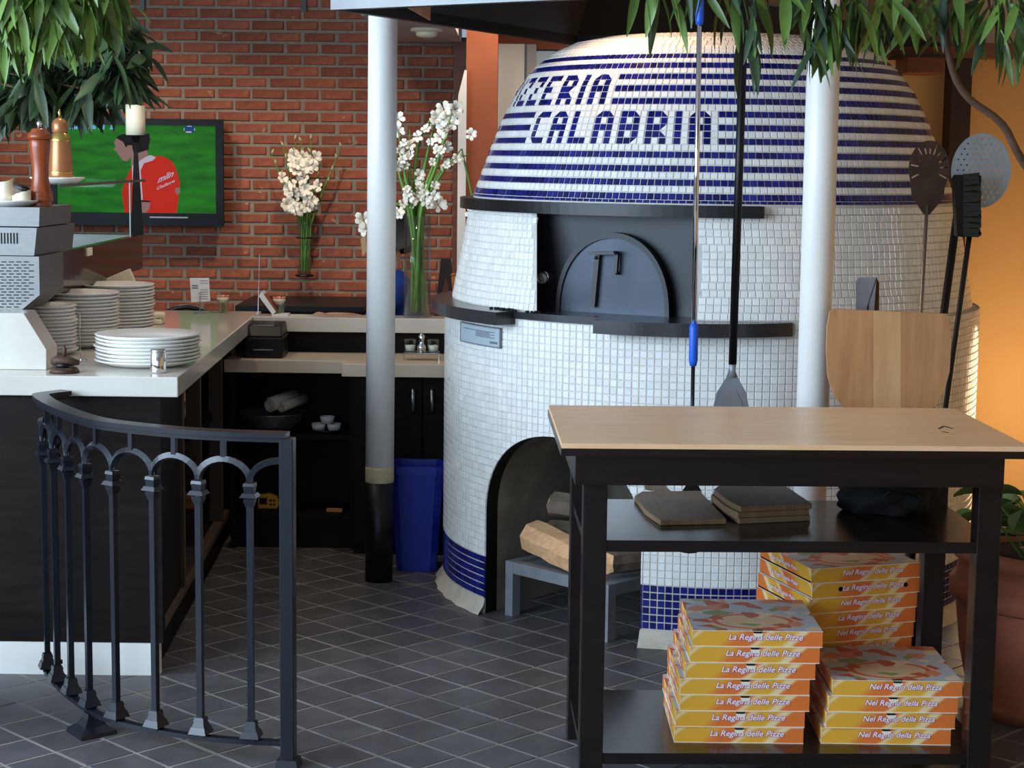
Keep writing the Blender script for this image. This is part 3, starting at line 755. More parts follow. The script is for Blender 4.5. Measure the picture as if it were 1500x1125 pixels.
Z = lambda p, z: Vector((p.x, p.y, z))
part('top_rail', MB().tube([Z(p, RZ - .006) for p in path], .034, 4, flat=.26), 'iron', rail)
part('top_rail_bead', MB().tube([Z(p, RZ - .018) for p in path], .022, 4, flat=.4), 'iron', rail)
part('bottom_rail', MB().tube([Z(p, .062) for p in path[:-6]], .015, 4, flat=.6), 'iron', rail)
pp, pd = on_path(.0); an = math.atan2(pd.y, pd.x)
ps = part('end_post', MB().box(Z(pp, (RZ - .013) / 2), (.036, .036, RZ - .013), an), 'iron', rail, .002)
part('post_base', MB().box(Z(pp, .012), (.06, .06, .022), an, taper=.85), 'iron', ps)
sp_ = .1385; s0_ = .098; caps = []
zcap = .740
for k in range(8):
    p, d = on_path(s0_ + sp_ * k); an = math.atan2(d.y, d.x); caps.append(s0_ + sp_ * k)
    bl_ = part('baluster', MB().box(Z(p, (.06 + zcap) / 2), (.0155, .0155, zcap - .06), an), 'iron', rail)
    m = MB()
    for zz, w_, hh, tp in ((zcap - .003, .030, .008, .9), (zcap - .016, .024, .018, 1.2), (zcap - .030, .044, .010, .75), (zcap - .045, .026, .010, 1.1), (zcap - .055, .020, .010, 1.2)): m.box(Z(p, zz), (w_, w_, hh), an, taper=tp)
    part('capital', m, 'iron', bl_)
    m = MB()
    for zz, w_, hh, tp in ((.112, .030, .010, .8), (.100, .034, .014, .75), (.084, .050, .018, .75), (.071, .030, .010, 1.0)): m.box(Z(p, zz), (w_, w_, hh), an, taper=tp)
    part('base_collar', m, 'iron', bl_)
def arch(sa, sb, full=True, name='arch'):
    pts = []; n = 14
    for k in range(n + 1):
        t = math.pi * k / n if full else math.pi / 2 * k / n
        if full: s = lerp(sa, sb, .5 - .5 * math.cos(t)); 
        else: s = sa + (sb - sa) * (1 - math.cos(t))
        pts.append(Z(on_path(s)[0], zcap + .004 + .056 * math.sin(t)))
    o = part(name, MB().tube(pts, .0105, 4, flat=1.0), 'iron', rail)
    if full:
        p, d = on_path((sa + sb) / 2); part('stub', MB().box(Z(p, (zcap + .06 + RZ - .024) / 2), (.013, .013, RZ - .024 - zcap - .06), math.atan2(d.y, d.x)), 'iron', o)
for a, b in zip(caps, caps[1:]): arch(a, b)
arch(caps[0], .018, False); arch(caps[-1], caps[-1] + .10, False)
p, d = on_path(caps[4] - .012); an = math.atan2(d.y, d.x)
m = MB(); prev = None
for zz, w_ in ((.0, .105), (.012, .10), (.025, .062), (.045, .040), (.058, .032)):
    c8 = [Matrix.Rotation(an, 3, 'Z') @ Vector((x * w_ / 2, y * w_ / 2, 0)) + Z(p, zz) for x, y in ((-1, -1), (1, -1), (1, 1), (-1, 1))]
    if prev: m.add(prev + c8, [(j, (j + 1) % 4, 4 + (j + 1) % 4, 4 + j) for j in range(4)])
    prev = c8
part('flared_foot', m, 'iron', rail)
m = MB()
pe = path[-8]
for zz, rr in ((.70, .016), (.725, .022), (.675, .022)): m.lathe([(0, -rr), (rr * .7, -rr * .7), (rr, 0), (rr * .7, rr * .7), (0, rr)], Z(pe, zz), 12)
m.tube([Z(pe, .06), Z(pe, RZ - .03)], .008, 4)
part('end_finial', m, 'iron', rail)
# ================================================================== BAR
ZTOP = .913; TT = .06
def xb(y): return -1.045 - .045 * (y - 5.3)
wt = thing('marble_worktop', 'cream marble bar worktop running round to the back ledge', 'worktop', (-1.8, 6.3, ZTOP - TT))
XL = -2.75
part('slab', MB().prism([(XL, 5.28), (-.987, 5.28), (-1.058, 7.31), (-1.058, 7.56), (XL, 7.56)], ZTOP - TT, ZTOP), 'marble', wt, .003)
part('ledge', MB().bbox((-1.0575, 7.31, ZTOP - TT), (-.05, 7.45, ZTOP)), 'marble', wt, .003)
bar = thing('bar_cabinet', 'dark wooden bar front with pale skirting board and open side niche', 'bar', (-1.8, 6.2, 0))
zt = ZTOP - TT - .0005
part('front_panel', MB().bbox((XL + .05, 5.305, .10), (xb(5.3), 5.34, zt)), 'espresso', bar)
part('skirting', MB().bbox((XL + .05, 5.300, 0), (xb(5.3) - .012, 5.34, .0995)), 'white_paint', bar)
sideY = [5.341, 5.75, 6.25, 6.85, 7.12]
part('side_plinth', MB().prism([(xb(5.341) - .03, 5.341), (xb(7.3) - .03, 7.3), (xb(7.3) - .3, 7.3), (xb(5.341) - .3, 5.341)], 0, .13), 'espresso', bar)
part('side_sill', MB().prism([(xb(5.341), 5.341), (xb(7.1), 7.1), (xb(7.1) - .035, 7.1), (xb(5.341) - .035, 5.341)], .13, .155), M('brown_edge', rgb(84, 68, 54), .5), bar)
part('side_panel', MB().prism([(xb(5.341) - .012, 5.341), (xb(5.78) - .012, 5.78), (xb(5.78) - .03, 5.78), (xb(5.341) - .03, 5.341)], .155, zt), 'espresso', bar)
part('glass_door', MB().prism([(xb(5.79) - .012, 5.79), (xb(6.2) - .012, 6.2), (xb(6.2) - .02, 6.2), (xb(5.79) - .02, 5.79)], .16, .52), 'reflect', bar)
for y in (5.785, 6.22, 6.86): part('upright', MB().prism([(xb(y) + .0, y), (xb(y), y + .03), (xb(y) - .05, y + .03), (xb(y) - .05, y)], .155, zt), M('upright_edge', rgb(70, 62, 54), .45), bar)
part('niche_back', MB().bbox((-1.56, 5.36, .02), (-1.54, 7.3, zt)), 'espresso', bar)
part('niche_shelf', MB().prism([(xb(5.81) - .035, 5.815), (xb(7.1) - .035, 7.1), (-1.54, 7.1), (-1.54, 5.815)], .555, .58), 'espresso', bar)
part('niche_floor', MB().prism([(xb(5.341) - .035, 5.345), (xb(7.1) - .035, 7.1), (-1.54, 7.1), (-1.54, 5.345)], .131, .15), 'espresso', bar)
part('back_panel', MB().bbox((XL + .05, 7.38, 0), (-1.16, 7.5, zt)), 'espresso', bar)
# utensil pot in the side niche
c = Vector((xb(6.5) - .10, 6.5, .5805))
ut = thing('utensil_pot', 'steel pot holding wooden spoon handles in the dark bar niche', 'utensil pot', c)
part('pot', MB().lathe([(0, 0), (.05, 0), (.062, .10), (.06, .10), (.048, .004), (0, .004)], c), 'steel', ut)
for k in range(4): part('spoon_handle', MB().tube([c + Vector((.0, .02 * k - .03, .006)), c + Vector((.02 - .01 * k, .035 * k - .05, .15 + .012 * k))], .007), 'maple', ut)
# ---------------- back cabinet below the ledge
bc = thing('back_cabinet', 'dark open cabinet with shelf and two handled doors under the ledge', 'cabinet', (-.65, 7.2, 0))
xa = P(336, 600, 7.08).x; xm = P(512, 600, 7.08).x; xr = -.215
part('splash_panel', MB().bbox((xa - .02, 7.37, .766), (-.06, 7.40, zt)), 'espresso', bc)
part('back', MB().bbox((xa - .02, 7.37, 0), (-.06, 7.40, .7645)), 'espresso', bc)
part('side', MB().bbox((xa, 7.09, 0), (xa + .02, 7.369, .7145)), 'espresso', bc)
part('divider', MB().bbox((xm, 7.09, 0), (xm + .02, 7.369, .7145)), 'espresso', bc)
part('shelf', MB().bbox((xa + .021, 7.10, .44), (xm - .001, 7.369, .46)), 'espresso', bc)
part('bottom', MB().bbox((xa + .021, 7.10, .12), (xm - .001, 7.369, .14)), 'espresso', bc)
part('plinth', MB().bbox((xa + .021, 7.115, 0), (xm - .001, 7.13, .1195)), 'espresso', bc)
part('door_carcass', MB().bbox((xm + .021, 7.02, 0), (xr, 7.369, .7145)), 'espresso', bc)
xs = [xm + .021, P(578, 600, 7.0).x, P(618.5, 600, 7.0).x, xr]
for k in range(3):
    dd = part('door', MB().bbox((xs[k] + .002, 7.0, .04), (xs[k + 1] - .002, 7.019, .71)), 'espresso', bc, .002)
    if k:
        hx = P(605 if k == 1 else 632.5, 586, 6.98); zA, zB = P(604, 602, 6.98).z, P(604, 570, 6.98).z
        part('handle', MB().tube([(hx.x, 7.0, zB), (hx.x, 6.975, zB - .006), (hx.x, 6.968, (zA + zB) / 2), (hx.x, 6.975, zA + .006), (hx.x, 7.0, zA)], .008, 8), 'steel', dd)
lw = thing('lower_worktop', 'cream stone lower worktop with a stepped front below the ledge', 'worktop', (-.65, 7.2, .715))
xs2 = P(502, 540, 7.0).x
part('slab', MB().prism([(xa - .015, 7.05), (xs2, 7.05), (xs2, 6.955), (xr, 6.955), (xr + .05, 7.05), (-.06, 7.369), (xa - .015, 7.369)], .715, .765), M('sand_stone', rgb(208, 194, 172), .3, var=.06, scale=4), lw, .002)
# printer
c = P(386, 525, 7.12); pz = .7655
pr_ = thing('receipt_printer', 'black receipt printer on the lower worktop in the corner', 'printer', (c.x, 7.2, pz))
hw = 29 / F * 7.12
part('body', MB().bbox((c.x - hw, 7.11, pz), (c.x + hw, 7.30, pz + .085)), 'black', pr_, .008)
part('lid', MB().add([(c.x - hw * .96, 7.112, pz + .086), (c.x + hw * .96, 7.112, pz + .086), (c.x + hw * .96, 7.29, pz + .086), (c.x - hw * .96, 7.29, pz + .086), (c.x - hw * .9, 7.14, pz + .128), (c.x + hw * .9, 7.14, pz + .128), (c.x + hw * .9, 7.28, pz + .135), (c.x - hw * .9, 7.28, pz + .135)], [(0, 3, 2, 1), (4, 5, 6, 7), (0, 1, 5, 4), (1, 2, 6, 5), (2, 3, 7, 6), (3, 0, 4, 7)]), 'black', pr_, .005)
part('paper_slot', MB().bbox((c.x - hw * .5, 7.106, pz + .032), (c.x + hw * .5, 7.1095, pz + .036)), 'greymetal', pr_)
part('lid_edge', MB().bbox((c.x - hw * .6, 7.137, pz + .126), (c.x + hw * .5, 7.139, pz + .130)), 'greymetal', pr_)
# cruet set
c = P(617, 519, 7.1); cz = .7655
cr = thing('cruet_stand', 'steel cruet stand with two glass jars and a shaker', 'cruet set', (c.x, 7.12, cz))
hw = 26 / F * 7.1
part('stand', MB().tube([(c.x - hw, 7.10, cz), (c.x - hw, 7.10, cz + .028), (c.x + hw, 7.10, cz + .028), (c.x + hw, 7.10, cz)], .003, 6).tube([(c.x - hw, 7.16, cz), (c.x - hw, 7.16, cz + .028), (c.x + hw, 7.16, cz + .028), (c.x + hw, 7.16, cz)], .003, 6).bbox((c.x - hw, 7.10, cz + .027), (c.x + hw, 7.16, cz + .030)), 'chrome', cr)
for k in (-1, 1):
    j = part('glass_jar', MB().lathe([(0, 0), (.017, 0), (.025, .03), (.024, .046), (.021, .05), (.0205, .048), (.0225, .03), (.015, .004), (0, .004)], (c.x + k * .046, 7.13, cz + .0305)), 'glass', cr)
    part('salt', MB().lathe([(0, 0), (.0145, 0), (.0195, .022), (0, .022)], (c.x + k * .046, 7.13, cz + .0355)), 'china', j)
part('shaker', MB().lathe([(0, 0), (.016, 0), (.018, .025), (.010, .032), (.011, .045), (.013, .062), (.006, .075), (0, .076)], (c.x, 7.13, cz + .0305)), 'chrome', cr)
# bowl, towel, ramekins, meter, stick inside the cabinet
c = P(398, 628, 7.2); c.z = .4605
bw = solid('mixing_bowl', MB().lathe([(0, 0), (.07, 0), (.11, .03), (.135, .075), (.14, .08), (.133, .078), (.105, .034), (.06, .006), (0, .006)], c, 32), M('thin_grey_bowl', rgb(120, 124, 126), .15, .6), 'wide glassy grey mixing bowl on the cabinet shelf', 'bowl')
tw = thing('rolled_towel', 'rolled cream towel lying across the mixing bowl', 'towel', c + Vector((0, 0, .08)))
def roll(c0, d, r, L, turns=2.3):
    m = MB(); d = Vector(d).normalized(); a = d.cross(Vector((0, 0, 1))).normalized(); b = a.cross(d); n = 40; vs = []
    for k in range(n + 1):
        t = k / n; q = t * turns * 2 * math.pi; rr = r * (.45 + .55 * t)
        for e in (0, 1): vs.append(Vector(c0) + d * (L * e) + a * (math.cos(q) * rr) + b * (math.sin(q) * rr))
    for k in range(n): m.add([vs[2 * k], vs[2 * k + 1], vs[2 * k + 3], vs[2 * k + 2]], [(0, 1, 2, 3)], sm=True)
    return m
o = part('outer_roll', roll(c + Vector((.0, -.07, .113)), (.45, .8, .10), .031, .17), 'towel', tw); md = o.modifiers.new('thick', 'SOLIDIFY'); md.thickness = .005
o = part('inner_roll', roll(c + Vector((.045, -.06, .104)), (.45, .8, .10), .022, .16), 'towel', tw); md = o.modifiers.new('thick', 'SOLIDIFY'); md.thickness = .005
c = P(478, 628, 7.2); c.z = .4605
tr = solid('small_tray', MB().lathe([(0, 0), (.062, 0), (.068, .012), (.064, .012), (.058, .005), (0, .005)], c, 28), 'black', 'small black round tray under white ramekins', 'tray')
RK = [(0, 0), (.024, 0), (.030, .028), (.028, .028), (.022, .004), (0, .004)]
for k, (dx, dz, lb) in enumerate(((-.031, .0055, 'lower white ramekin on the tray, next to the bowl'), (.031, .0055, 'lower white ramekin on the tray, next to the cabinet divider'), (.004, .0345, 'white ramekin stacked on top of two ramekins'))):
    solid('ramekin', MB().lathe(RK, c + Vector((dx, 0, dz)), 20), 'china', lb, 'ramekin', 'ramekins on the small tray')
c = P(394, 735, 7.2); c.z = .1405
mt_ = thing('handheld_meter', 'yellow handheld meter with dark screen on the cabinet floor', 'meter', c)
part('case', MB().extrude([c + Vector(q) for q in ((-.045, 0, .0), (.032, 0, .0), (.042, 0, .02), (.032, 0, .05), (.0, 0, .062), (-.045, 0, .055))], (0, .03, 0)), 'yellow', mt_, .003)
part('screen', MB().bbox(c + Vector((-.038, -.002, .018)), c + Vector((-.008, .0, .045))), 'hole', mt_)
for k in range(4): part('button', MB().bbox(c + Vector((.003 + .014 * (k % 2), -.002, .014 + .016 * (k // 2))), c + Vector((.011 + .014 * (k % 2), 0, .022 + .016 * (k // 2)))), 'hole', mt_)
c = P(490, 733, 7.15); c.z = .1405
solid('wooden_stick', MB().box(c + Vector((0, 0, .008)), (.062, .014, .014), -.06), M('orange_wood', rgb(206, 136, 72), .5), 'short orange wooden stick on the dark cabinet floor', 'stick')
# blue bin
c = G(610, 839, 0); c.y = 6.78
bn = thing('waste_bin', 'blue plastic waste bin between the column and the oven', 'bin', (c.x, c.y, 0))
zt_ = P(610, 684, 6.7).z
def frust(cx, cy, w0, d0, w1, d1, z0_, z1_, r=.2):
    def rr(w, d, z): return [(cx + sx * (w / 2 - (r * w if i else 0) * 0) * 1, cy + sy * d / 2, z) for i, (sx, sy) in enumerate(((-1, -.7), (-.7, -1), (.7, -1), (1, -.7), (1, .7), (.7, 1), (-.7, 1), (-1, .7)))]
    return rr(w0, d0, z0_), rr(w1, d1, z1_)
b_, t_ = frust(c.x - .002, c.y, .15, .13, .205, .18, 0.001, zt_); bi, ti = frust(c.x - .002, c.y, .14, .12, .195, .17, .01, zt_ + .0005)
m = MB().add(b_ + t_ + ti + bi, [tuple(range(7, -1, -1))] + [f for j in range(8) for k in [(j + 1) % 8] for f in ((j, k, 8 + k, 8 + j), (8 + j, 8 + k, 16 + k, 16 + j), (16 + j, 16 + k, 24 + k, 24 + j))] + [tuple(range(24, 32))])
part('tub', m, 'bluebin', bn)
b_, t_ = frust(c.x - .002, c.y, .212, .187, .214, .189, zt_ - .03, zt_ + .002); bi, ti = frust(c.x - .002, c.y, .2005, .1755, .2065, .1815, zt_ - .03, zt_ + .002)
part('lip', MB().add(b_ + t_ + ti + bi, [f for j in range(8) for k in [(j + 1) % 8] for f in ((j, k, 8 + k, 8 + j), (8 + j, 8 + k, 16 + k, 16 + j), (j, 24 + j, 24 + k, k))]), 'bluebin', bn)
# ================================================================== WORK TABLE
TH = .90
c4 = [G(*q, TH) for q in ((827, 651), (784, 592), (1387, 599), (1503, 653))]
fl_, bl2, br_, fr_ = [Vector((p.x, p.y, 0)) for p in c4]
ux = ((fr_ - fl_).normalized() + (br_ - bl2).normalized()).normalized(); uy = Vector((-ux.y, ux.x, 0))
TO = (fl_ + fr_) / 2; TWd = ((fr_ - fl_).length + (br_ - bl2).length) / 2; TDp = (c4[1].y - c4[0].y + c4[2].y - c4[3].y) / 2
table = thing('work_table', 'dark wooden work table with pale maple top and two shelves', 'table', (TO + uy * TDp / 2))
TA = math.atan2(ux.y, ux.x)
def tp(u, v, z): return TO + ux * u + uy * v + Vector((0, 0, z))   # u from centre, v from the front edge
hwT = TWd / 2
def tbox(m, u0, u1, v0, v1, z0_, z1_, mi=0): return m.box(tp((u0 + u1) / 2, (v0 + v1) / 2, (z0_ + z1_) / 2), (abs(u1 - u0), abs(v1 - v0), z1_ - z0_), TA, mi)
nb = 4
for k in range(nb):
    v0, v1 = TDp * k / nb, TDp * (k + 1) / nb
    part('top_board', tbox(MB(), -hwT, hwT, v0 + .0006, v1 - .0006, TH - .012, TH), 'maple', table)
part('top_edge', tbox(MB(), -hwT - .002, hwT + .002, -.001, TDp + .002, TH - .030, TH - .0125), 'tablewood', table)
sct = [(1375, 628), (1383, 624), (1390, 634), (1380, 632), (1396, 628)]
m = MB()
for q0, q1 in ((0, 1), (2, 3), (1, 4), (3, 2)):
    a, b = G(*sct[q0], TH + .0003), G(*sct[q1], TH + .0003); d = (b - a); n_ = Vector((-d.y, d.x, 0)).normalized() * .0035; m.add([a - n_, b - n_, b + n_, a + n_], [(0, 1, 2, 3)])
part('burn_mark', m, 'hole', table)
au0, au1 = -hwT + .035, hwT - .05; av0, av1 = .03, TDp - .05
part('apron_front', tbox(MB(), au0, au1, av0, av0 + .022, TH - .105, TH - .0305), 'tablewood', table)
part('apron_back', tbox(MB(), au0, au1, av1 - .022, av1, TH - .105, TH - .0305), 'tablewood', table)
for s_ in (au0, au1 - .022): part('apron_side', tbox(MB(), s_, s_ + .022, av0 + .0225, av1 - .0225, TH - .105, TH - .0305), 'tablewood', table)
LG = .058
zm = P(900, 790, 4.28).z; zl = P(900, 1101, 4.28).z
lgu = (au0 + .022, au1 + .006 - LG); lgv = (av0 + .023, av1 - .023 - LG)
for u_ in lgu:
    for v_ in lgv: part('leg', tbox(MB(), u_, u_ + LG, v_, v_ + LG, 0, TH - .0305), 'tablewood', table, .002)
for zz, nm in ((zm, 'middle_shelf'), (zl, 'lower_shelf')):
    part(nm, tbox(MB(), lgu[0] + LG + .001 if 0 else lgu[0] + .006, lgu[1] + LG - .006, lgv[0] + LG + .0005, lgv[1] - .0005, zz - .02, zz), 'tablewood', table)
    part(nm + '_front', tbox(MB(), lgu[0] + LG + .001, lgu[1] - .001, lgv[0] + .004, lgv[0] + LG, zz - .028, zz), 'tablewood', table)
    part(nm + '_back', tbox(MB(), lgu[0] + LG + .001, lgu[1] - .001, lgv[1], lgv[1] + LG - .004, zz - .028, zz), 'tablewood', table)
# ---------------- pizza boxes
def box_mat(name, kind):
    m = bpy.data.materials.new(name); m.use_nodes = True; nt = m.node_tree; N = nt.nodes; L = nt.links; b = N['Principled BSDF']; b.inputs['Roughness'].default_value = .5
    tc = N.new('ShaderNodeTexCoord'); sx = N.new('ShaderNodeSeparateXYZ'); L.new(tc.outputs['Object'], sx.inputs[0])
    nz = N.new('ShaderNodeTexNoise'); nz.inputs['Scale'].default_value = 9; L.new(tc.outputs['Object'], nz.inputs['Vector'])
    if kind == 'side':
        # diagonal cream streaks between yellow and orange fields
        a = N.new('ShaderNodeMath'); a.operation = 'MULTIPLY_ADD'; L.new(sx.outputs['Z'], a.inputs[0]); a.inputs[1].default_value = -1.2; L.new(sx.outputs['X'], a.inputs[2])
        a3 = N.new('ShaderNodeMath'); a3.operation = 'ADD'; L.new(a.outputs[0], a3.inputs[0]); L.new(sx.outputs['Y'], a3.inputs[1])
        a2 = N.new('ShaderNodeMath'); a2.operation = 'MULTIPLY_ADD'; L.new(nz.outputs['Fac'], a2.inputs[0]); a2.inputs[1].default_value = .03; L.new(a3.outputs[0], a2.inputs[2])
        mr = N.new('ShaderNodeMapRange'); mr.inputs[1].default_value = -.205; mr.inputs[2].default_value = .150; L.new(a2.outputs[0], mr.inputs[0])
        cr_ = N.new('ShaderNodeValToRGB'); L.new(mr.outputs[0], cr_.inputs[0]); e = cr_.color_ramp.elements
        Yw, Or, Cr = rgb(228, 170, 52), rgb(226, 118, 48), rgb(236, 212, 158)
        stops = [(0, Yw), (.05, Yw), (.09, Cr), (.12, Yw), (.32, Yw), (.42, Or), (.54, Or), (.58, Cr), (.62, Yw), (.76, Yw), (.80, Cr), (.84, Cr), (.87, Or), (1, Or)]
        e[0].position, e[0].color = stops[0]; e[1].position, e[1].color = stops[-1]
        for p_, c_ in stops[1:-1]: x = e.new(p_); x.color = c_
        L.new(cr_.outputs[0], b.inputs['Base Color'])
    else:
        mp = N.new('ShaderNodeMapping'); mp.inputs['Location'].default_value = (0, .20, 0); L.new(tc.outputs['Object'], mp.inputs[0])
        mp.inputs['Scale'].default_value = (1, 1.4, 0)
        ln = N.new('ShaderNodeVectorMath'); ln.operation = 'LENGTH'; mp.inputs['Location'].default_value = (0, -.13, 0); L.new(mp.outputs[0], ln.inputs[0])
        mr = N.new('ShaderNodeMapRange'); mr.inputs[2].default_value = .18; L.new(ln.outputs['Value'], mr.inputs[0])
        cr_ = N.new('ShaderNodeValToRGB'); cr_.color_ramp.interpolation = 'CONSTANT'; L.new(mr.outputs[0], cr_.inputs[0]); e = cr_.color_ramp.elements
        e[0].color = rgb(214, 176, 136); e[1].position = .5; e[1].color = rgb(206, 96, 60); x = e.new(.58); x.color = rgb(222, 178, 138); x = e.new(.66); x.color = rgb(178, 180, 184)
        vo = N.new('ShaderNodeTexVoronoi'); vo.inputs['Scale'].default_value = 26; L.new(tc.outputs['Object'], vo.inputs['Vector'])
        cv = N.new('ShaderNodeValToRGB'); cv.color_ramp.interpolation = 'CONSTANT'; e = cv.color_ramp.elements
        e[0].color = (0, 0, 0, 1); e[1].position = .62; e[1].color = (1, 1, 1, 1); sp2 = N.new('ShaderNodeSeparateColor'); L.new(vo.outputs['Color'], sp2.inputs[0]); L.new(sp2.outputs[0], cv.inputs[0])
        c2 = N.new('ShaderNodeValToRGB'); c2.color_ramp.interpolation = 'CONSTANT'; e = c2.color_ramp.elements; e[0].color = rgb(186, 84, 52); e[1].position = .35; e[1].color = rgb(132, 146, 84)
        x = e.new(.55); x.color = rgb(226, 196, 160); x = e.new(.75); x.color = rgb(210, 130, 96); L.new(sp2.outputs[1], c2.inputs[0])
        mx = N.new('ShaderNodeMix'); mx.data_type = 'RGBA'; L.new(cv.outputs[0], mx.inputs[0]); L.new(cr_.outputs[0], mx.inputs[6]); L.new(c2.outputs[0], mx.inputs[7]); L.new(mx.outputs[2], b.inputs['Base Color'])
    return m
MT['box_side'] = box_mat('printed_box_side', 'side'); MT['box_top'] = box_mat('printed_box_top', 'top'); MT['kraft'] = M('white_board_edge', rgb(238, 228, 206), .7)
MT['pink_ink'] = M('magenta_ink', rgb(190, 66, 120), .6); MT['white_ink'] = M('white_ink', rgb(244, 238, 240), .6)
BS, BH = .322, .0408
def lettering(txt, width, name):
    a = text_mesh(txt, .04, .28, .0006); b = text_mesh(txt, .04, .28, .0028)
    xs_ = [v.co.x for v in a.vertices]; k = width / (max(xs_) - min(xs_)); cx = (max(xs_) + min(xs_)) / 2; ys = [v.co.y for v in a.vertices]; cy = (max(ys) + min(ys)) / 2
    m = MB()
    for me, mi, off in ((b, 0, .0004), (a, 1, .0008)):
        m.add([((v.co.x - cx) * k, -off, (v.co.y - cy) * k * .95) for v in me.vertices], [tuple(p.vertices) for p in me.polygons], mi)
    return m.mesh(name, ['pink_ink', 'white_ink'])
LT = [lettering('La Regina delle Pizze', .185, 'lettering'), lettering('Nel Regno della Pizza', .180, 'lettering')]
def lid_mesh(top):
    m = MB(); h = BS / 2
    for z0_, z1_, mi in ((.0016, BH, 0),):
        m.add([(-h, 0, z0_), (h, 0, z0_), (h, BS, z0_), (-h, BS, z0_), (-h, 0, z1_), (h, 0, z1_), (h, BS, z1_), (-h, BS, z1_)], [(4, 5, 6, 7)], 1 if top else 0)
        m.add([(-h, 0, z0_), (h, 0, z0_), (h, BS, z0_), (-h, BS, z0_), (-h, 0, z1_), (h, 0, z1_), (h, BS, z1_), (-h, BS, z1_)], [(0, 1, 5, 4), (1, 2, 6, 5), (2, 3, 7, 6), (3, 0, 4, 7)], 0)
    return m.mesh('lid', ['box_side', 'box_top'])
LIDT = lid_mesh(True)
TRAY = MB().bbox((-BS / 2 - .0005, -.0012, 0), (BS / 2 + .0005, BS - .001, .0016)).bbox((-BS / 2, .0005, .0016), (BS / 2 - .003, BS - .003, .006)).mesh('tray', 'kraft')
EDGE = MB().bbox((-BS / 2 - .0005, -.0008, BH - .0012), (BS / 2 + .0005, .0008, BH)).bbox((-BS / 2 - .0008, 0, .004), (-BS / 2 + .0008, .0016, BH)).mesh('edge', 'kraft')
NOTCH = MB().extrude([(.0 + .0125 * math.cos(t), -.0006, BH + .0003 + .0085 * math.sin(t)) for t in [math.pi + math.pi * k / 10 for k in range(11)]], (0, .0125, 0)).mesh('notch', 'hole')
TAB = MB().add([(.001 + .013 * math.cos(t), -.0011, BH - .0065 + .009 * math.sin(t)) for t in [math.pi + math.pi * k / 10 for k in range(11)]], [tuple(range(11))]).mesh('tab', 'kraft')
HOLE = MB().lathe([(.0065, 0), (0, 0)], n=16).mesh('vent_hole', 'hole')
def pizza_box(loc, rz, txt, label, group, holes=False, notch=True):
    t = thing('pizza_box', label, 'pizza box', (0, 0, 0), group)
    link('lid', LIDT, t); link('tray', TRAY, t); link('edge', EDGE, t)
    o = link('lettering', LT[txt], t); o.location = (.02, -.0002, BH * .56)
    o = link('lettering', LT[txt], t); o.location = (-BS / 2 - .0002, BS * .52, BH * .5); o.rotation_euler = (0, 0, -math.pi / 2); o.scale = (.9, 1, .75)
    if notch: link('notch', NOTCH, t); link('tab', TAB, t)
    if holes:
        for s_ in (-1, 1): o = link('vent_hole', HOLE, t); o.location = (.02 + s_ * .098, -.0013, BH * .56); o.rotation_euler = (math.pi / 2, 0, 0)
    t.location = loc; t.rotation_euler = (0, 0, rz); return t
def stack(pxs, ang, txts, z, what, group, holes=(), notch=True, top_label=None):
    n = len(pxs)
    for k, (px0, px1) in enumerate(pxs):
        c0 = P((px0 + px1) / 2, 1000, YS[what]); c0.x -= .031 if what == A3 else 0; rz = ang + random.uniform(-.012, .012)
        nm = ['La Regina delle Pizze', 'Nel Regno della Pizza'][txts[k]]
        if k == n - 1: lab = 'printed pizza box on top of ' + what
        elif k == 0: lab = 'printed pizza box at the bottom of ' + what
        else: lab = ['', 'second', 'third', 'fourth', 'fifth', 'sixth', 'seventh', 'eighth', 'ninth'][k] + ' pizza box from the bottom of ' + what
        pizza_box((c0.x, YS[what], z + k * (BH + .0004) + .0004), rz, txts[k], lab, group, k in holes, notch)
A1, A2, A3 = 'the seven-box stack', 'the four-box stack', 'the half hidden stack behind'
yl = tp(0, lgv[0] + LG + .02, 0).y
YS = {A1: yl + .0, A2: yl + .0, A3: yl + .0}
f1 = G(1085, 1091, zl); f2 = G(1298, 1093, zl); YS[A1] = f1.y + .012; YS[A2] = f2.y + .012; YS[A3] = YS[A2] + .375
print('shelves', zm, zl, 'boxes Y', YS, 'table', TO, TWd, TDp, 'legs', tp(lgu[0], lgv[0], 0), tp(lgu[1], lgv[1], 0))
stack([(991, 1178), (991, 1181), (998, 1186), (997, 1186), (1005, 1193), (1011, 1198), (1014, 1202)], .012, [0] * 7, zl, A1, 'pizza boxes stacked on the lower shelf')
stack([(1206, 1396), (1212, 1402), (1214, 1405), (1219, 1411)], .0, [1] * 4, zl, A2, 'pizza boxes stacked on the lower shelf')
stack([(1180, 1352), (1182, 1354), (1184, 1356), (1186, 1358), (1188, 1361), (1190, 1362), (1190, 1366), (1191, 1371), (1192, 1367)][0:9], .30, [1, 0, 1, 1, 1, 0, 1, 0, 1], zl, A3, 'pizza boxes stacked on the lower shelf', holes=(7,), notch=False)
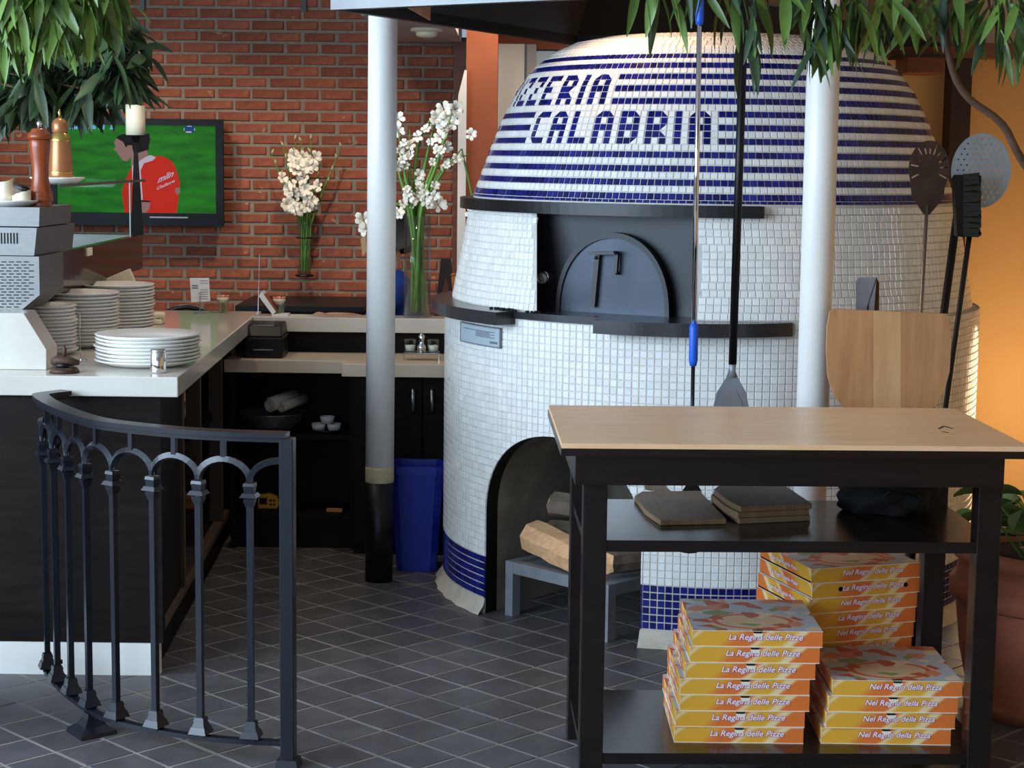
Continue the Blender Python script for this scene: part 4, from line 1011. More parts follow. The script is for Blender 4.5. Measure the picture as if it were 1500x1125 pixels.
# ---------------- boards and bag on the middle shelf
def board(name, label, pts_px, z, th, handle=None, group=None):
    pts = [G(*q, z) for q in pts_px]; t = thing(name, label, 'cutting board', sum(pts, Vector()) / len(pts), group)
    m = MB(); m.extrude([Vector((p.x, p.y, z)) for p in pts][::-1], (0, 0, th)); part('blade', m, 'boardwood', t, .002)
    if handle:
        hp_ = [G(*q, z) for q in handle]; part('handle', MB().extrude([Vector((p.x, p.y, z)) for p in hp_][::-1], (0, 0, th)), 'boardwood', t, .002)
    return t
zz = zm + .0005
board('cutting_board', 'single wooden serving board with a knobbed handle on the table shelf', [(929, 734), (940, 727), (1025, 726), (1064, 768), (967, 770), (945, 755)], zz, .014, [(964, 727), (960, 720), (945, 718), (944, 712), (955, 709), (972, 709), (976, 713), (972, 717), (984, 727)])
off = 0
for k in range(3):
    dx = (0, -2, 2)[k]
    lab = ('bottom', 'middle', 'top')[k] + ' wooden board in the stack of three boards'
    pts = [G(*q, zm + .0005) for q in ((1043 + dx, 741), (1053 + dx, 733), (1140 + dx, 730), (1187 + dx, 763), (1082 + dx, 768), (1060 + dx, 756))]
    z0_ = zm + .0005 + k * .0152; t = thing('cutting_board', lab, 'cutting board', sum(pts, Vector()) / 6, 'stacked boards on the table shelf')
    part('blade', MB().extrude([Vector((p.x, p.y, z0_)) for p in pts][::-1], (0, 0, .0148)), 'boardwood', t, .002)
c = G(1305, 752, zm); c = Vector((c.x, c.y + .05, zm))
bm = bmesh.new(); bmesh.ops.create_icosphere(bm, subdivisions=4, radius=1)
for v in bm.verts:
    p = v.co.copy(); n_ = .10 * math.sin(7 * p.x + 3 * p.y) * math.cos(5 * p.z + 2 * p.x) + .05 * math.sin(13 * p.y + 9 * p.z)
    p = p * (1 + n_); z_ = max(p.z, -.62)
    v.co = Vector((p.x * .128, p.y * .115, (z_ + .62) * .075 + (.012 * p.x if z_ > -.6 else 0)))
me = bpy.data.meshes.new('black_bag'); bm.to_mesh(me); bm.free(); me.materials.append(MT['bag'])
for p in me.polygons: p.use_smooth = True
bag = thing('black_bag', 'lumpy black cloth bag on the middle shelf of the table', 'bag', c + Vector((0, 0, .0005)))
o = link('sack', me, bag); o.matrix_parent_inverse = Matrix()
o = link('strap', MB().tube([(-.07, -.1, .035), (-.02, -.119, .07), (.05, -.118, .06), (.08, -.09, .03)], .006, 6, flat=.4).mesh('strap', 'black'), bag); o.matrix_parent_inverse = Matrix()
# ================================================================== WOOD STORE: steel bench and logs
cA = cyl_pt(azA, RB, 0); tA = Vector((math.cos(azA), -math.sin(azA), 0))
def bp2(px, py, z): return G(px, py, z)
zbn = .155
l0 = G(745, 902, 0); r0 = G(884, 940, 0)
dirB = (r0 - l0); dirB.z = 0; LB = dirB.length; eB = dirB.normalized(); nB = Vector((-eB.y, eB.x, 0))
zbn = P(745, 822, l0.y).z
bench = thing('log_bench', 'low grey steel bench holding firewood in the oven arch', 'bench', (l0 + r0) / 2 + nB * .17)
def bb(m, u0, u1, v0, v1, z0_, z1_): c_ = l0 + eB * (u0 + u1) / 2 + nB * (v0 + v1) / 2; return m.box((c_.x, c_.y, (z0_ + z1_) / 2), (abs(u1 - u0), abs(v1 - v0), z1_ - z0_), math.atan2(eB.y, eB.x))
bw_ = .036; DB = .34
for u_ in (-bw_ / 2, LB - bw_ / 2):
    for v_ in (0, DB): part('leg', bb(MB(), u_, u_ + bw_, v_, v_ + bw_, .0005, zbn), 'greymetal', bench)
for v_ in (0, DB): part('long_rail', bb(MB(), bw_ / 2 + .001, LB - bw_ / 2 - .001, v_, v_ + bw_, zbn - .04, zbn), 'greymetal', bench)
for u_ in (-bw_ / 2, LB - bw_ / 2): part('cross_rail', bb(MB(), u_, u_ + bw_, bw_ + .001, DB - .001, zbn - .04, zbn), 'greymetal', bench)
part('deck', bb(MB(), bw_ / 2 + .002, LB - bw_ / 2 - .002, bw_ + .002, DB - .002, zbn - .02, zbn - .008), 'greymetal', bench)
def log(name, label, p0, p1, r, mat, seed, sides=9, squash=.7):
    rr = random.Random(seed); p0, p1 = Vector(p0), Vector(p1); d = (p1 - p0).normalized(); a = d.cross(Vector((0, 0, 1))).normalized(); b = a.cross(d)
    pr_ = [(r * rr.uniform(.75, 1.1), 2 * math.pi * (k + rr.uniform(-.2, .2)) / sides) for k in range(sides)]; vs = []
    for j in range(6):
        for q_, t in pr_: vs.append(p0.lerp(p1, j / 5) + a * (math.cos(t) * q_ * rr.uniform(.94, 1.06)) + b * (math.sin(t) * q_ * squash * rr.uniform(.94, 1.06)) + d * rr.uniform(-.01, .01))
    m = MB().add(vs, [(j * sides + k, j * sides + (k + 1) % sides, (j + 1) * sides + (k + 1) % sides, (j + 1) * sides + k) for j in range(5) for k in range(sides)])
    t = thing(name, label, 'log', (p0 + p1) / 2, 'firewood in the oven arch')
    part('side', m, mat, t)
    part('cut_end', MB().add(vs[:sides], [tuple(range(sides - 1, -1, -1))]), 'log', t); part('cut_end', MB().add(vs[-sides:], [tuple(range(sides))]), 'log', t)
    return t
q0 = l0 + eB * .02 + nB * .10; q1 = l0 + eB * .30 + nB * .05
log('firewood_log', 'large pale split log leaning on the front of the steel bench', Vector((q0.x, q0.y, zbn + .085)), Vector((q1.x, q1.y, zbn + .055)), .075, 'log', 3, 7, .75)
q0 = l0 + eB * .0 + nB * .215; q1 = l0 + eB * .22 + nB * .25
log('firewood_log', 'grey barked log lying behind the large pale split log', Vector((q0.x, q0.y, zbn + .062)), Vector((q1.x, q1.y, zbn + .062)), .062, 'barklog', 5, 9, .9)
q0 = l0 + eB * .02 + nB * .185; q1 = l0 + eB * .20 + nB * .25
log('firewood_log', 'small round log on top of the grey barked log', Vector((q0.x, q0.y, zbn + .175)), Vector((q1.x, q1.y, zbn + .17)), .045, 'barklog', 8, 10, 1)
q0 = l0 + eB * .40 + nB * .06; q1 = l0 + eB * .46 + nB * .32
log('firewood_log', 'dark sooty log near the right leg of the steel bench', Vector((q0.x, q0.y, zbn + .055)), Vector((q1.x, q1.y, zbn + .055)), .055, 'barklog', 12, 8, .95)
# ================================================================== PEELS AND TOOLS
def hang_tool(name, label, px_top, px_bot, py_top, py_bot, Y): return P(px_top, py_top, Y), P(px_bot, py_bot, Y)
Yh = 5.345
a = P(1026, -40, Yh); b = P(1016, 500, Yh); d = (b - a).normalized()
def on(y): t = (P(1016, y, Yh).z - a.z) / d.z; return a + d * t
t = thing('turning_peel', 'long silver turning peel with two blue grips hanging from hood', 'pizza peel', on(812))
part('silver_shaft', MB().tube([on(-60), on(536)], .0075, 14), 'chrome', t)
part('upper_grip', MB().tube([on(-60), on(-58), on(30), on(36)], [.011, .0125, .0125, .010], 14), 'bluegrip', t)
part('lower_grip', MB().tube([on(474), on(480), on(528), on(536)], [.011, .0135, .0135, .010], 14), 'bluegrip', t)
part('lower_shaft', MB().tube([on(536), on(700)], .006, 10), 'blackmetal', t)
c = on(768); me = addmat(curve_plate([[(.006, .155), (.012, .125), (.045, .085)] [::-1] + ell(0, 0, .09, .09, 30, math.radians(75), math.radians(-255))[1:] + [(-.045, .085), (-.012, .125), (-.006, .155)][0:0] + [(-.012, .125), (-.006, .155)]], .003), 'blackmetal')
o = part('round_head', me, 'blackmetal', t) if False else link('round_head', me, t); o.matrix_basis = Matrix.Translation(c) @ Matrix.Rotation(math.pi / 2, 4, 'X')
Yk = 5.42
a = P(1089, 60, Yk); b = P(1073, 535, Yk); d = (b - a).normalized()
t = thing('metal_peel', 'grey metal pizza peel on a long black pole hanging from hood', 'pizza peel', on(690))
part('black_shaft', MB().tube([on(-75), on(537)], .0125, 14), 'black', t)
part('ferrule', MB().tube([on(530), on(545), on(556)], [.012, .010, .013], 12), 'greymetal', t)
pl_ = [(1068, 540), (1064, 553), (1050, 575), (1045, 596), (1043, 650), (1044, 706), (1092, 706), (1096, 650), (1097, 596), (1093, 575), (1081, 553), (1076, 540)]
part('blade', MB().extrude([P(x, y, Yk - .002) for x, y in pl_], (0, .004, 0)), 'greymetal', t)
part('blade_face', MB().extrude([P(1071 + (x - 1071) * .72, 640 + (y - 640) * .78, Yk - .0035) for x, y in pl_[1:-1]], (0, .001, 0)), M('worn_aluminium', rgb(150, 150, 152), .5, .6), t)
t = thing('hanging_rail', 'steel bar under the hood rim carrying the two long peels', 'rail', on(-80))
part('bar', MB().tube([(B_.x - .09, B_.y + .015, HZ + .095), (B_.x + .16, B_.y + .13, HZ + .095)], .008, 10), 'steel', t)
for q in ((B_.x - .04, B_.y + .03), (B_.x + .10, B_.y + .10)): part('hook', MB().tube([(q[0], q[1], HZ + .095), (q[0], q[1], HZ + .155)], .005, 8), 'steel', t)
# leaning tools on the right flank of the oven
def lean(px0, py0, px1, py1, Ytop, Ybot=5.40):
    """point pair: top at (px0,py0) at depth Ytop; foot on the floor along the same image line"""
    T = P(px0, py0, Ytop)
    k = (px1 - px0) / (py1 - py0)
    for y in range(int(py1), 1300):
        f = G(px0 + k * (y - py0), y, 0)
        if f.y <= Ybot: break
    return T, Vector((f.x, f.y, 0.0))
def tool_frame(T, Bt):
    d = (T - Bt).normalized(); n_ = Vector((0, -1, 0)); x_ = d.cross(-n_).normalized() * 1; n2 = x_.cross(d).normalized()
    return d, x_, n2
def plate_at(me, c, x_, y_, n_): return Matrix(((x_.x, y_.x, n_.x, c.x), (x_.y, y_.y, n_.y, c.y), (x_.z, y_.z, n_.z, c.z), (0, 0, 0, 1)))
# slotted round skimmer
T, Bt = lean(1358, 300, 1349, 455, 5.66); d, x_, n2 = tool_frame(T, Bt)
t = thing('slotted_peel', 'rusty round peel with radial slots leaning on the oven', 'pizza peel', Bt)
part('pole', MB().tube([Bt, T], .0062, 10), 'steel', t)
me = curve_plate([[(-.01, -.115), (-.05, -.06)] + ell(0, .03, .064, .088, 28, math.radians(215), math.radians(-35)) + [(.05, -.06), (.01, -.115)]] + [[(math.cos(q) * r0 * .064 - math.sin(q) * w_, .03 + math.sin(q) * r0 * .088 + math.cos(q) * w_) for r0, w_ in ((.52, .0022), (.92, .0022), (.92, -.0022), (.52, -.0022))] for q in [math.radians(v) for v in (5, 27, 50, 70, 90, 110, 130, 153, 175, 200, 335)]], .003)
o = link('slotted_head', addmat(me, 'rusty'), t); o.matrix_basis = plate_at(me, T + d * .085, x_, d, n2)
# perforated disc peel on black pole
T, Bt = lean(1404, 300, 1383, 457, 5.70, 5.47); d, x_, n2 = tool_frame(T, Bt)
t = thing('perforated_peel', 'pale grey perforated disc peel on a thick black pole', 'pizza peel', Bt)
part('pole', MB().tube([Bt, T], .0125, 12), 'black', t)
hol = [ell(.018 * i + (.009 if j % 2 else 0), .0165 * j, .003, .003, 8) for i in range(-5, 6) for j in range(-6, 7) if math.hypot((.018 * i + .009 * (j % 2)) / .082, .0165 * j / .104) < 1]
me = curve_plate([ell(0, 0, .093, .116, 40)] + hol, .003)
c = P(1437, 250, 5.67); u_ = Vector((0, 0, 1)); o = link('disc', addmat(me, M('pale_alloy', rgb(150, 162, 170), .45, .5, var=.1)), t); o.matrix_basis = plate_at(me, c, Vector((1, 0, 0)), (d * .3 + u_).normalized(), Vector((0, -1, 0)))
part('neck', MB().extrude([T + Vector((-.012, -.016, -.03)), T + Vector((.012, -.016, -.03)), c + Vector((-.03, -.003, -.03)), c + Vector((-.06, -.003, -.04))], (0, .006, 0)), 'greymetal', t)
# brush
T, Bt = lean(1420, 345, 1385, 600, 5.60, 5.32); d, x_, n2 = tool_frame(T, Bt)
t = thing('oven_brush', 'dark bristle oven brush on a slim dark pole', 'brush', Bt)
part('pole', MB().tube([Bt, T + d * .15], .0085, 10), 'blackmetal', t)
m = MB(); hd = [P(*q, 5.585) for q in ((1398, 262), (1402, 256), (1412, 256), (1412, 348), (1402, 346))]; part('brush_block', m.extrude(hd, (0, .04, 0)), 'black', t)
m = MB()
for k in range(22):
    for j in range(3):
        y = 258 + 4.1 * k; p0 = P(1411, y, 5.585 + .014 * j); p1 = P(1434 + random.uniform(-2, 3), y + random.uniform(-4, 4), 5.585 + .014 * j); m.tube([p0, p1], [.006, .0075], 5)
part('bristles', m, 'bristle', t, kind='stuff')
# wooden peel standing blade up
Yw = 5.26
o2 = [(1216, 457), (1222, 453), (1300, 456), (1388, 460), (1391, 475), (1393, 510), (1391, 545), (1384, 570), (1371, 595), (1345, 612), (1318, 622), (1290, 622), (1262, 614), (1238, 600), (1222, 578), (1213, 552), (1211, 515), (1212, 480)]
t = thing('wooden_peel', 'wide wooden pizza peel propped blade up behind the work table', 'pizza peel', (P(1304, 600, Yw).x, Yw, 0))
def strip_clip(poly, xa_, xb_):
    def clip(p, f):
        out = []
        for i in range(len(p)):
            a_, b__ = p[i], p[(i + 1) % len(p)]; fa, fb = f(a_), f(b__)
            if fa >= 0: out.append(a_)
            if (fa >= 0) != (fb >= 0): k = fa / (fa - fb); out.append((a_[0] + (b__[0] - a_[0]) * k, a_[1] + (b__[1] - a_[1]) * k))
        return out
    return clip(clip(poly, lambda p: p[0] - xa_), lambda p: xb_ - p[0])
ms = [M('peel_wood_a', rgb(192, 140, 92), .55, var=.1, scale=6, stretch=(8, 8, 1), col2=rgb(172, 118, 74)), M('peel_wood_b', rgb(206, 162, 112), .55, var=.08, scale=6, stretch=(8, 8, 1), col2=rgb(192, 146, 98)), M('peel_wood_c', rgb(188, 136, 90), .55, var=.1, scale=6, stretch=(8, 8, 1), col2=rgb(168, 116, 74))]
for k, (xa_, xb_) in enumerate(((1200, 1278.7), (1279, 1319.7), (1320, 1400))):
    pts = [P(x, y, Yw) for x, y in strip_clip(o2, xa_, xb_)]; part('blade_plank', MB().extrude(pts, (0, .018, 0)), ms[k], t)
part('handle', MB().box((P(1304, 620, Yw).x, Yw + .009, P(1304, 618, Yw).z / 2), (.036, .017, P(1304, 618, Yw).z)), 'peelwood', t)
# metal scraper behind it
t = thing('metal_scraper', 'bent steel scraper sticking up behind the wooden peel', 'scraper', (P(1270, 450, 5.40).x, 5.40, 0))
part('blade', MB().extrude([P(1254, 600, 5.40), P(1254, 412, 5.40), P(1258, 407, 5.40), P(1284, 406, 5.40), P(1270, 600, 5.40)], (0, .003, 0)), 'greymetal', t)
part('folded_wing', MB().extrude([P(1284, 406, 5.398), P(1288, 415, 5.41), P(1287, 600, 5.41), P(1270, 600, 5.398), P(1270, 450, 5.398)], (0, .003, 0)), 'rusty', t)
part('handle', MB().tube([(P(1266, 600, 5.4).x, 5.403, 0), (P(1266, 600, 5.4).x, 5.403, P(1266, 597, 5.4).z)], .010, 8), 'brownwood', t)
# ================================================================== ON THE BAR
ZP = ZTOP + .0004
# marble upstand panel
t = thing('marble_upstand', 'thick cream marble upstand with sloped corner at the bar end', 'panel', (-1.9, 5.5, ZTOP))
pts = [P(x, y, 5.42) for x, y in ((35, 459), (68, 512), (68, 545))]
zz = [ZP, pts[0].z]
part('slab', MB().extrude([(pts[2].x, 5.42, ZP), (pts[1].x, 5.42, pts[1].z), (pts[0].x, 5.42, pts[0].z), (-2.5, 5.42, pts[0].z), (-2.5, 5.42, ZP)], (0, .13, 0)), 'marble', t, .002)
zU = pts[0].z + .0005
# topping display case
case = thing('display_case', 'stainless refrigerated topping case with dark glass side on the bar', 'display case', (-1.8, 6.6, ZP))
y0, y1 = 5.56, 7.44; xs_ = -1.53
sil = [(-2.45, P(0, 375, y0).z), (P(57, 376, y0).x, P(57, 376, y0).z), (P(57, 376, y0).x, P(57, 432, y0).z), (P(28, 458, y0).x, P(28, 457, y0).z), (-2.45, P(28, 457, y0).z)]
part('motor_housing', MB().extrude([(x, y0, z) for x, z in sil], (0, .30, 0)), 'casesteel', case)
m = MB(); ob = random.Random(4)
for r in range(16):
    for c_ in range(5):
        px = 2 + c_ * 11 - (r % 2) * 4; py = 383 + r * 4.4
        if px + 8 > 52 - max(0, (py - 430)) * 1.1 or px < -3: continue
        a_ = P(px, py, y0 - .0006); b_ = P(px + 7.5, py + 1.5, y0 - .0006); m.bbox((a_.x, y0 - .0008, b_.z), (b_.x, y0 + .001, a_.z))
part('vent_slots', m, 'hole', case, kind='stuff')
h2_ = [(-2.45, P(0, 330, y0 + .02).z), (P(54, 334, y0 + .02).x, P(54, 334, y0 + .02).z), (P(50, 374, y0 + .02).x, P(50, 374.5, y0 + .02).z), (-2.45, P(0, 373, y0 + .02).z)]
part('control_box', MB().extrude([(x, y0 + .02, z) for x, z in h2_], (.02, .40, 0)), 'casesteel', case)
for k in range(6):
    a_ = P(1 + 4.6 * k, 341, y0 + .0195); b_ = P(3.2 + 4.6 * k, 357, y0 + .0195); part('louvre', MB().bbox((a_.x, y0 + .0185, b_.z), (b_.x, y0 + .021, a_.z)), 'hole', case)
h3_ = [(-2.45, P(0, 304, y0 + .03).z), (P(58, 304, y0 + .03).x, P(58, 304, y0 + .03).z), (P(57, 332, y0 + .03).x, P(57, 332, y0 + .03).z), (-2.45, P(0, 329.5, y0 + .03).z)]
part('top_box', MB().extrude([(x, y0 + .03, z) for x, z in h3_], (.01, .36, 0)), 'casesteel', case)
zTB = h3_[0][1] + .0006
zc1, zc0_ = 1.234, 1.09
part('side_glass', MB().bbox((xs_ - .03, 5.87, zc0_ + .005), (xs_, y1, zc1)), 'reflect', case)
part('tray_floor', MB().bbox((-2.15, 5.97, 1.12), (xs_ - .031, y1, 1.16)), 'casesteel', case)
part('tray_back', MB().bbox((-2.18, 5.97, 1.09), (-2.151, y1, zc1)), 'casesteel', case)
part('tray_end', MB().bbox((-2.15, y1 - .02, 1.1605), (xs_ - .031, y1, zc1)), 'casesteel', case)
part('lower_body', MB().bbox((-2.1, 5.87, 1.0), (-1.62, 7.2, 1.118)), 'casesteel', case)
for x in (-2.05, -1.68):
    for y in (5.9, 7.25): part('leg', MB().bbox((x, y, ZP), (x + .03, y + .03, 1.119)), 'blackmetal', case)
zgs = 1.462
part('glass_shelf', MB().bbox((-1.84, 5.98, zgs - .008), (xs_ + .025, 7.38, zgs)), 'glass', case)
part('shelf_edge', MB().bbox((xs_ + .0255, 5.98, zgs - .009), (xs_ + .0285, 7.38, zgs + .001)), M('green_glass_edge', rgb(34, 74, 64), .15), case)
for y in (6.02, 7.345): part('upright_edge', MB().bbox((xs_ - .0315, y - .001, zc1 + .0005 if y > 7 else 1.1605), (xs_ - .0275, y + .006, zgs - .0095)), M('pale_glass_edge', rgb(170, 210, 205), .15), case)
for y in (6.02, 7.34): part('glass_upright', MB().bbox((-1.80, y, zc1 + .0005 if y > 7 else 1.1605), (xs_ - .032, y + .008, zgs - .0085)), 'glass', case)
part('price_clip', MB().bbox((xs_ + .0005, 6.45, 1.20), (xs_ + .006, 6.53, 1.228)), 'candle', case)
# plates
PLP = lambda r: [(0, .004), (r * .62, .004), (r * .66, .0), (r * .70, .0), (r * .98, .016), (r, .019), (r * .985, .021), (r * .7, .007), (0, .0065)]
ORD = 'first second third fourth fifth sixth seventh eighth ninth tenth eleventh twelfth thirteenth fourteenth fifteenth'.split()
def plates(px, py, r, n, dz, label, group, seed, tops=(), Yc=None):
    rr = random.Random(seed); c = G(px, py, ZTOP); c.y += r if Yc is None else 0
    if Yc: c = Vector((P(px, py, Yc).x, Yc, 0))
    me = MB().lathe(PLP(r), n=40, cap=False).mesh('plate', 'china')
    for k in range(n):
        o = link('plate', me); o.location = (c.x + rr.uniform(-.004, .004), c.y + rr.uniform(-.004, .004), ZP + k * dz)
        tag(o, (ORD[k] + ' plate from the bottom of the ' if 0 < k < n - 1 else 'top plate of the ' if k else 'bottom plate of the ') + label, 'plate', group)
    return c, ZP + (n - 1) * dz + .021
plates(201, 543, .163, 8, .0112, 'wide white stack beside the metal shaker', 'plates in the wide front stack', 1)
plates(72, 540, .092, 13, .0118, 'small white stack beside the marble upstand', 'plates in the small stack', 2, Yc=5.86)
plates(121, 520, .125, 15, .0118, 'white stack between the small and tall stacks', 'plates in the middle stack', 3, Yc=6.12)
plates(172, 490, .135, 15, .0118, 'tall white stack before the cream board', 'plates in the tall back stack', 4, Yc=6.52)
# leaning white boards behind the back stack
t = solid('serving_board', MB().extrude([P(122, 425, 6.86), P(170, 396, 6.86), P(184, 399, 6.86), P(190, 408, 6.86), P(140, 425, 6.86)][::-1], (0, .02, 0)) if False else MB().box((-1.487, 6.77, ZP + .113), (.17, .016, .17), 0, rot=Matrix.Rotation(-.20, 3, 'X') @ Matrix.Rotation(-.42, 3, 'Y')), M('cream_board', rgb(226, 212, 186), .5, var=.04), 'cream serving board leaning behind the tall plate stack', 'board', bevel=.004)
# metal shaker, iron ornament, receipt spike, butter block
c = G(230, 547, ZTOP); c.z = ZP; c.y += .02
t = thing('metal_shaker', 'small chrome shaker in front of the wide plate stack', 'shaker', c)
part('can', MB().lathe([(0, 0), (.0235, 0), (.0245, .004), (.0245, .062), (.0235, .063)], c, 28), 'chrome', t); part('cap', MB().lathe([(.0235, .063), (.0245, .064), (.024, .070), (.012, .073), (0, .0735)], c, 28), 'chrome', t)
c = G(92, 547, ZTOP); c.z = ZP; c.y += .02
t = thing('iron_ornament', 'small rusty iron rolling ornament on the marble bar', 'ornament', c)
part('base', MB().lathe([(0, 0), (.045, 0), (.042, .010), (.036, .016), (0, .016)], c, 24), 'rusty', t)
part('wheels', MB().tube([c + Vector((-.02, -.012, .022)), c + Vector((.016, -.012, .022))], .008, 10), 'black', t)
part('figure', MB().tube([c + Vector((-.038, 0, .03)), c + Vector((-.02, 0, .036)), c + Vector((.012, 0, .034)), c + Vector((.045, 0, .03))], [.010, .017, .016, .007], 10), 'rusty', t)
part('rider', MB().tube([c + Vector((0, 0, .046)), c + Vector((.002, 0, .07)), c + Vector((0, 0, .08))], [.007, .006, .004], 8), 'rusty', t)
c = G(118, 535, ZTOP); c.z = ZP; c.x = P(118, 535, 5.66).x; c.y = 5.66
t = thing('receipt_spike', 'thin steel receipt spike standing before the plate stacks', 'spike', c)
part('base', MB().lathe([(0, 0), (.022, 0), (.020, .005), (0, .007)], c, 20), 'chrome', t); part('wire', MB().tube([c + Vector((0, 0, .005)), c + Vector((0, 0, .155))], .0014, 6), 'chrome', t)
c = G(229, 466, ZTOP); c = Vector((P(229, 462, 6.95).x, 6.95, ZP))
t = thing('butter_dish', 'folded cream napkin pile behind the tall plate stack', 'napkins', c)
for k in range(2): part('napkin', MB().box(c + Vector((.006 * k, 0, .011 + .023 * k)), (.055, .07, .021), .2 * k), 'candle', t, .006)
# pepper mill, plate with candles on the top box
c = Vector((P(60, 303, 5.72).x, 5.72, zTB))
t = thing('pepper_mill', 'tall turned brown wooden pepper mill on the steel case', 'pepper mill', c)
h_ = P(60, 188, 5.72).z - zTB
prof = [(0, 0), (.036, 0), (.037, .02), (.033, .05), (.034, .06), (.039, .075), (.039, .11), (.036, .125), (.038, .14), (.037, .17), (.031, .24), (.026, .36), (.025, .48), (.028, .62), (.032, .76), (.033, .84), (.031, .855)]
part('body', MB().lathe([(r * 1.0, z * h_) for r, z in prof], c, 28), 'millwood', t)
part('head', MB().lathe([(.030, .856 * h_), (.037, .87 * h_), (.038, .90 * h_), (.034, .94 * h_), (.028, .955 * h_), (.026, .98 * h_), (.018, h_), (0, h_)], c, 28), 'millwood', t)
part('knob', MB().lathe([(0, h_), (.008, h_), (.006, h_ + .008), (.010, h_ + .016), (.007, h_ + .022), (0, h_ + .023)], c, 16), 'chrome', t)
def candle(name, label, c, r, h, tilt=0.0, seed=1):
    t = thing(name, label, 'candle', c); rr = random.Random(seed); n = 24; m = MB().lathe([(0, 0), (r, 0), (r, h * .5), (r * .99, h)], c, n, cap=False)
    for k in range(n): v = m.v[3 * n + k]; m.v[3 * n + k] = (v[0], v[1], v[2] + tilt * (v[0] - c[0]) / r + rr.uniform(-.002, .002))
    m.add([m.v[3 * n + k] for k in range(n)] + [(c[0], c[1], c[2] + h - .008)], [(k, (k + 1) % n, n) for k in range(n)], sm=False)
    part('wax', m, 'candle', t); part('wick', MB().tube([Vector(c) + Vector((0, 0, h - .01)), Vector(c) + Vector((.001, 0, h + .002))], .0012, 6), 'hole', t)
c = Vector((P(8, 300, 5.66).x, 5.68, zTB))
o = solid('candle_plate', MB().lathe(PLP(.098), c, 40, cap=False), 'china', 'white plate carrying two candle stubs on the steel case', 'plate')
candle('candle_stub', 'taller slanted candle stub on the white plate', Vector((P(4, 290, 5.66).x, 5.67, zTB + .0075)), .029, .070, .008, 2)
candle('candle_stub', 'low melted candle stub on the white plate', Vector((P(31, 290, 5.66).x, 5.665, zTB + .0075)), .029, .036, .010, 3)
# plate and copper mill on the glass shelf
c = Vector((P(82, 266, 6.18).x, 6.2, zgs + .0006))
solid('mill_plate', MB().lathe(PLP(.093), c, 40, cap=False), 'china', 'flat white plate under the copper mill on glass shelf', 'plate')
c = Vector((P(89, 262, 6.2).x, 6.2, zgs + .0075)); h_ = P(89, 172, 6.2).z - c.z
t = thing('copper_mill', 'squat copper and brass pepper mill on the glass shelf', 'pepper mill', c)
part('body', MB().lathe([(0, 0), (.040, 0), (.042, .02), (.042, .12 * h_), (.0415, .14 * h_), (.040, .16 * h_), (.038, .40 * h_), (.034, .62 * h_), (.033, .66 * h_)], c, 28), 'copper', t)
part('lower_band', MB().lathe([(.0425, .125 * h_), (.0432, .135 * h_), (.0425, .15 * h_)], c, 28, cap=False), 'brass', t)
part('upper_band', MB().lathe([(.0345, .62 * h_), (.0355, .64 * h_), (.034, .665 * h_), (.030, .72 * h_), (.024, .76 * h_)], c, 28, cap=False), 'brass', t)
part('head', MB().lathe([(.024, .76 * h_), (.026, .78 * h_), (.027, .90 * h_), (.020, .96 * h_), (.006, h_), (0, h_)], c, 24), 'copper', t)
part('finial', MB().lathe([(0, h_), (.004, h_), (.003, h_ + .008), (.006, h_ + .016), (.002, h_ + .026), (0, h_ + .028)], c, 12), 'brass', t)
# candlestick at the far end of the case
c = Vector((P(199, 345, 7.40).x, 7.425, zc1 + .0006)); ht = P(199, 198, 7.40).z
t = thing('candlestick', 'dark tapering iron candlestick at the end of the case', 'candlestick', c)
part('spire', MB().box((c.x, c.y, (c.z + ht - .06) / 2 + .0), (.05, .03, ht - .06 - c.z), .3, taper=.3).box((c.x, c.y, ht - .045), (.015, .012, .035), .3, taper=.6), 'blackmetal', t)
part('dish', MB().lathe([(0, -.028), (.012, -.028), (.02, -.006), (.05, -.003), (.05, 0), (0, 0)], (c.x, c.y, ht), 24), 'blackmetal', t)
candle('pillar_candle', 'tall cream pillar candle on the dark candlestick', Vector((c.x, c.y, ht + .0006)), .0395, P(199, 154, 7.40).z - ht, -.003, 5)
# menu card, rose glasses, tablet stand, wire holder on the bar
c = Vector((P(293, 458, 7.42).x, 7.42, ZP))
t = thing('menu_card', 'white printed menu card in a wire stand on the bar', 'menu', c)
part('wire_stand', MB().tube([c + Vector((0, 0, .002)), c + Vector((0, 0, .075))], .0018, 6).tube([c + Vector((.006 * math.cos(q) , -.002, .078 + .008 * math.sin(q))) for q in [math.pi * k / 8 for k in range(9)]], .0015, 6).lathe([(0, 0), (.025, 0), (.022, .004), (0, .005)], c, 16), 'greymetal', t)
cp = [P(x, y, 7.425) for x, y in ((280, 443), (308, 441), (306, 407), (278, 407))]
cd_ = part('card', MB().extrude(cp, (0, .002, 0)), 'paper', t)
m = MB()
for k in range(9):
    y = 411 + 3.3 * k
    for xa_, xb_ in (((281, 290),) if 2 <= k <= 3 else ((293 + k * .1, 305),)): a_, b_ = P(xa_, y, 7.4245), P(xb_, y + (1.8 if 2 <= k <= 3 else .8), 7.4245); m.bbox((a_.x, 7.4242, b_.z), (b_.x, 7.4249, a_.z))
part('print', m, 'ink', cd_)
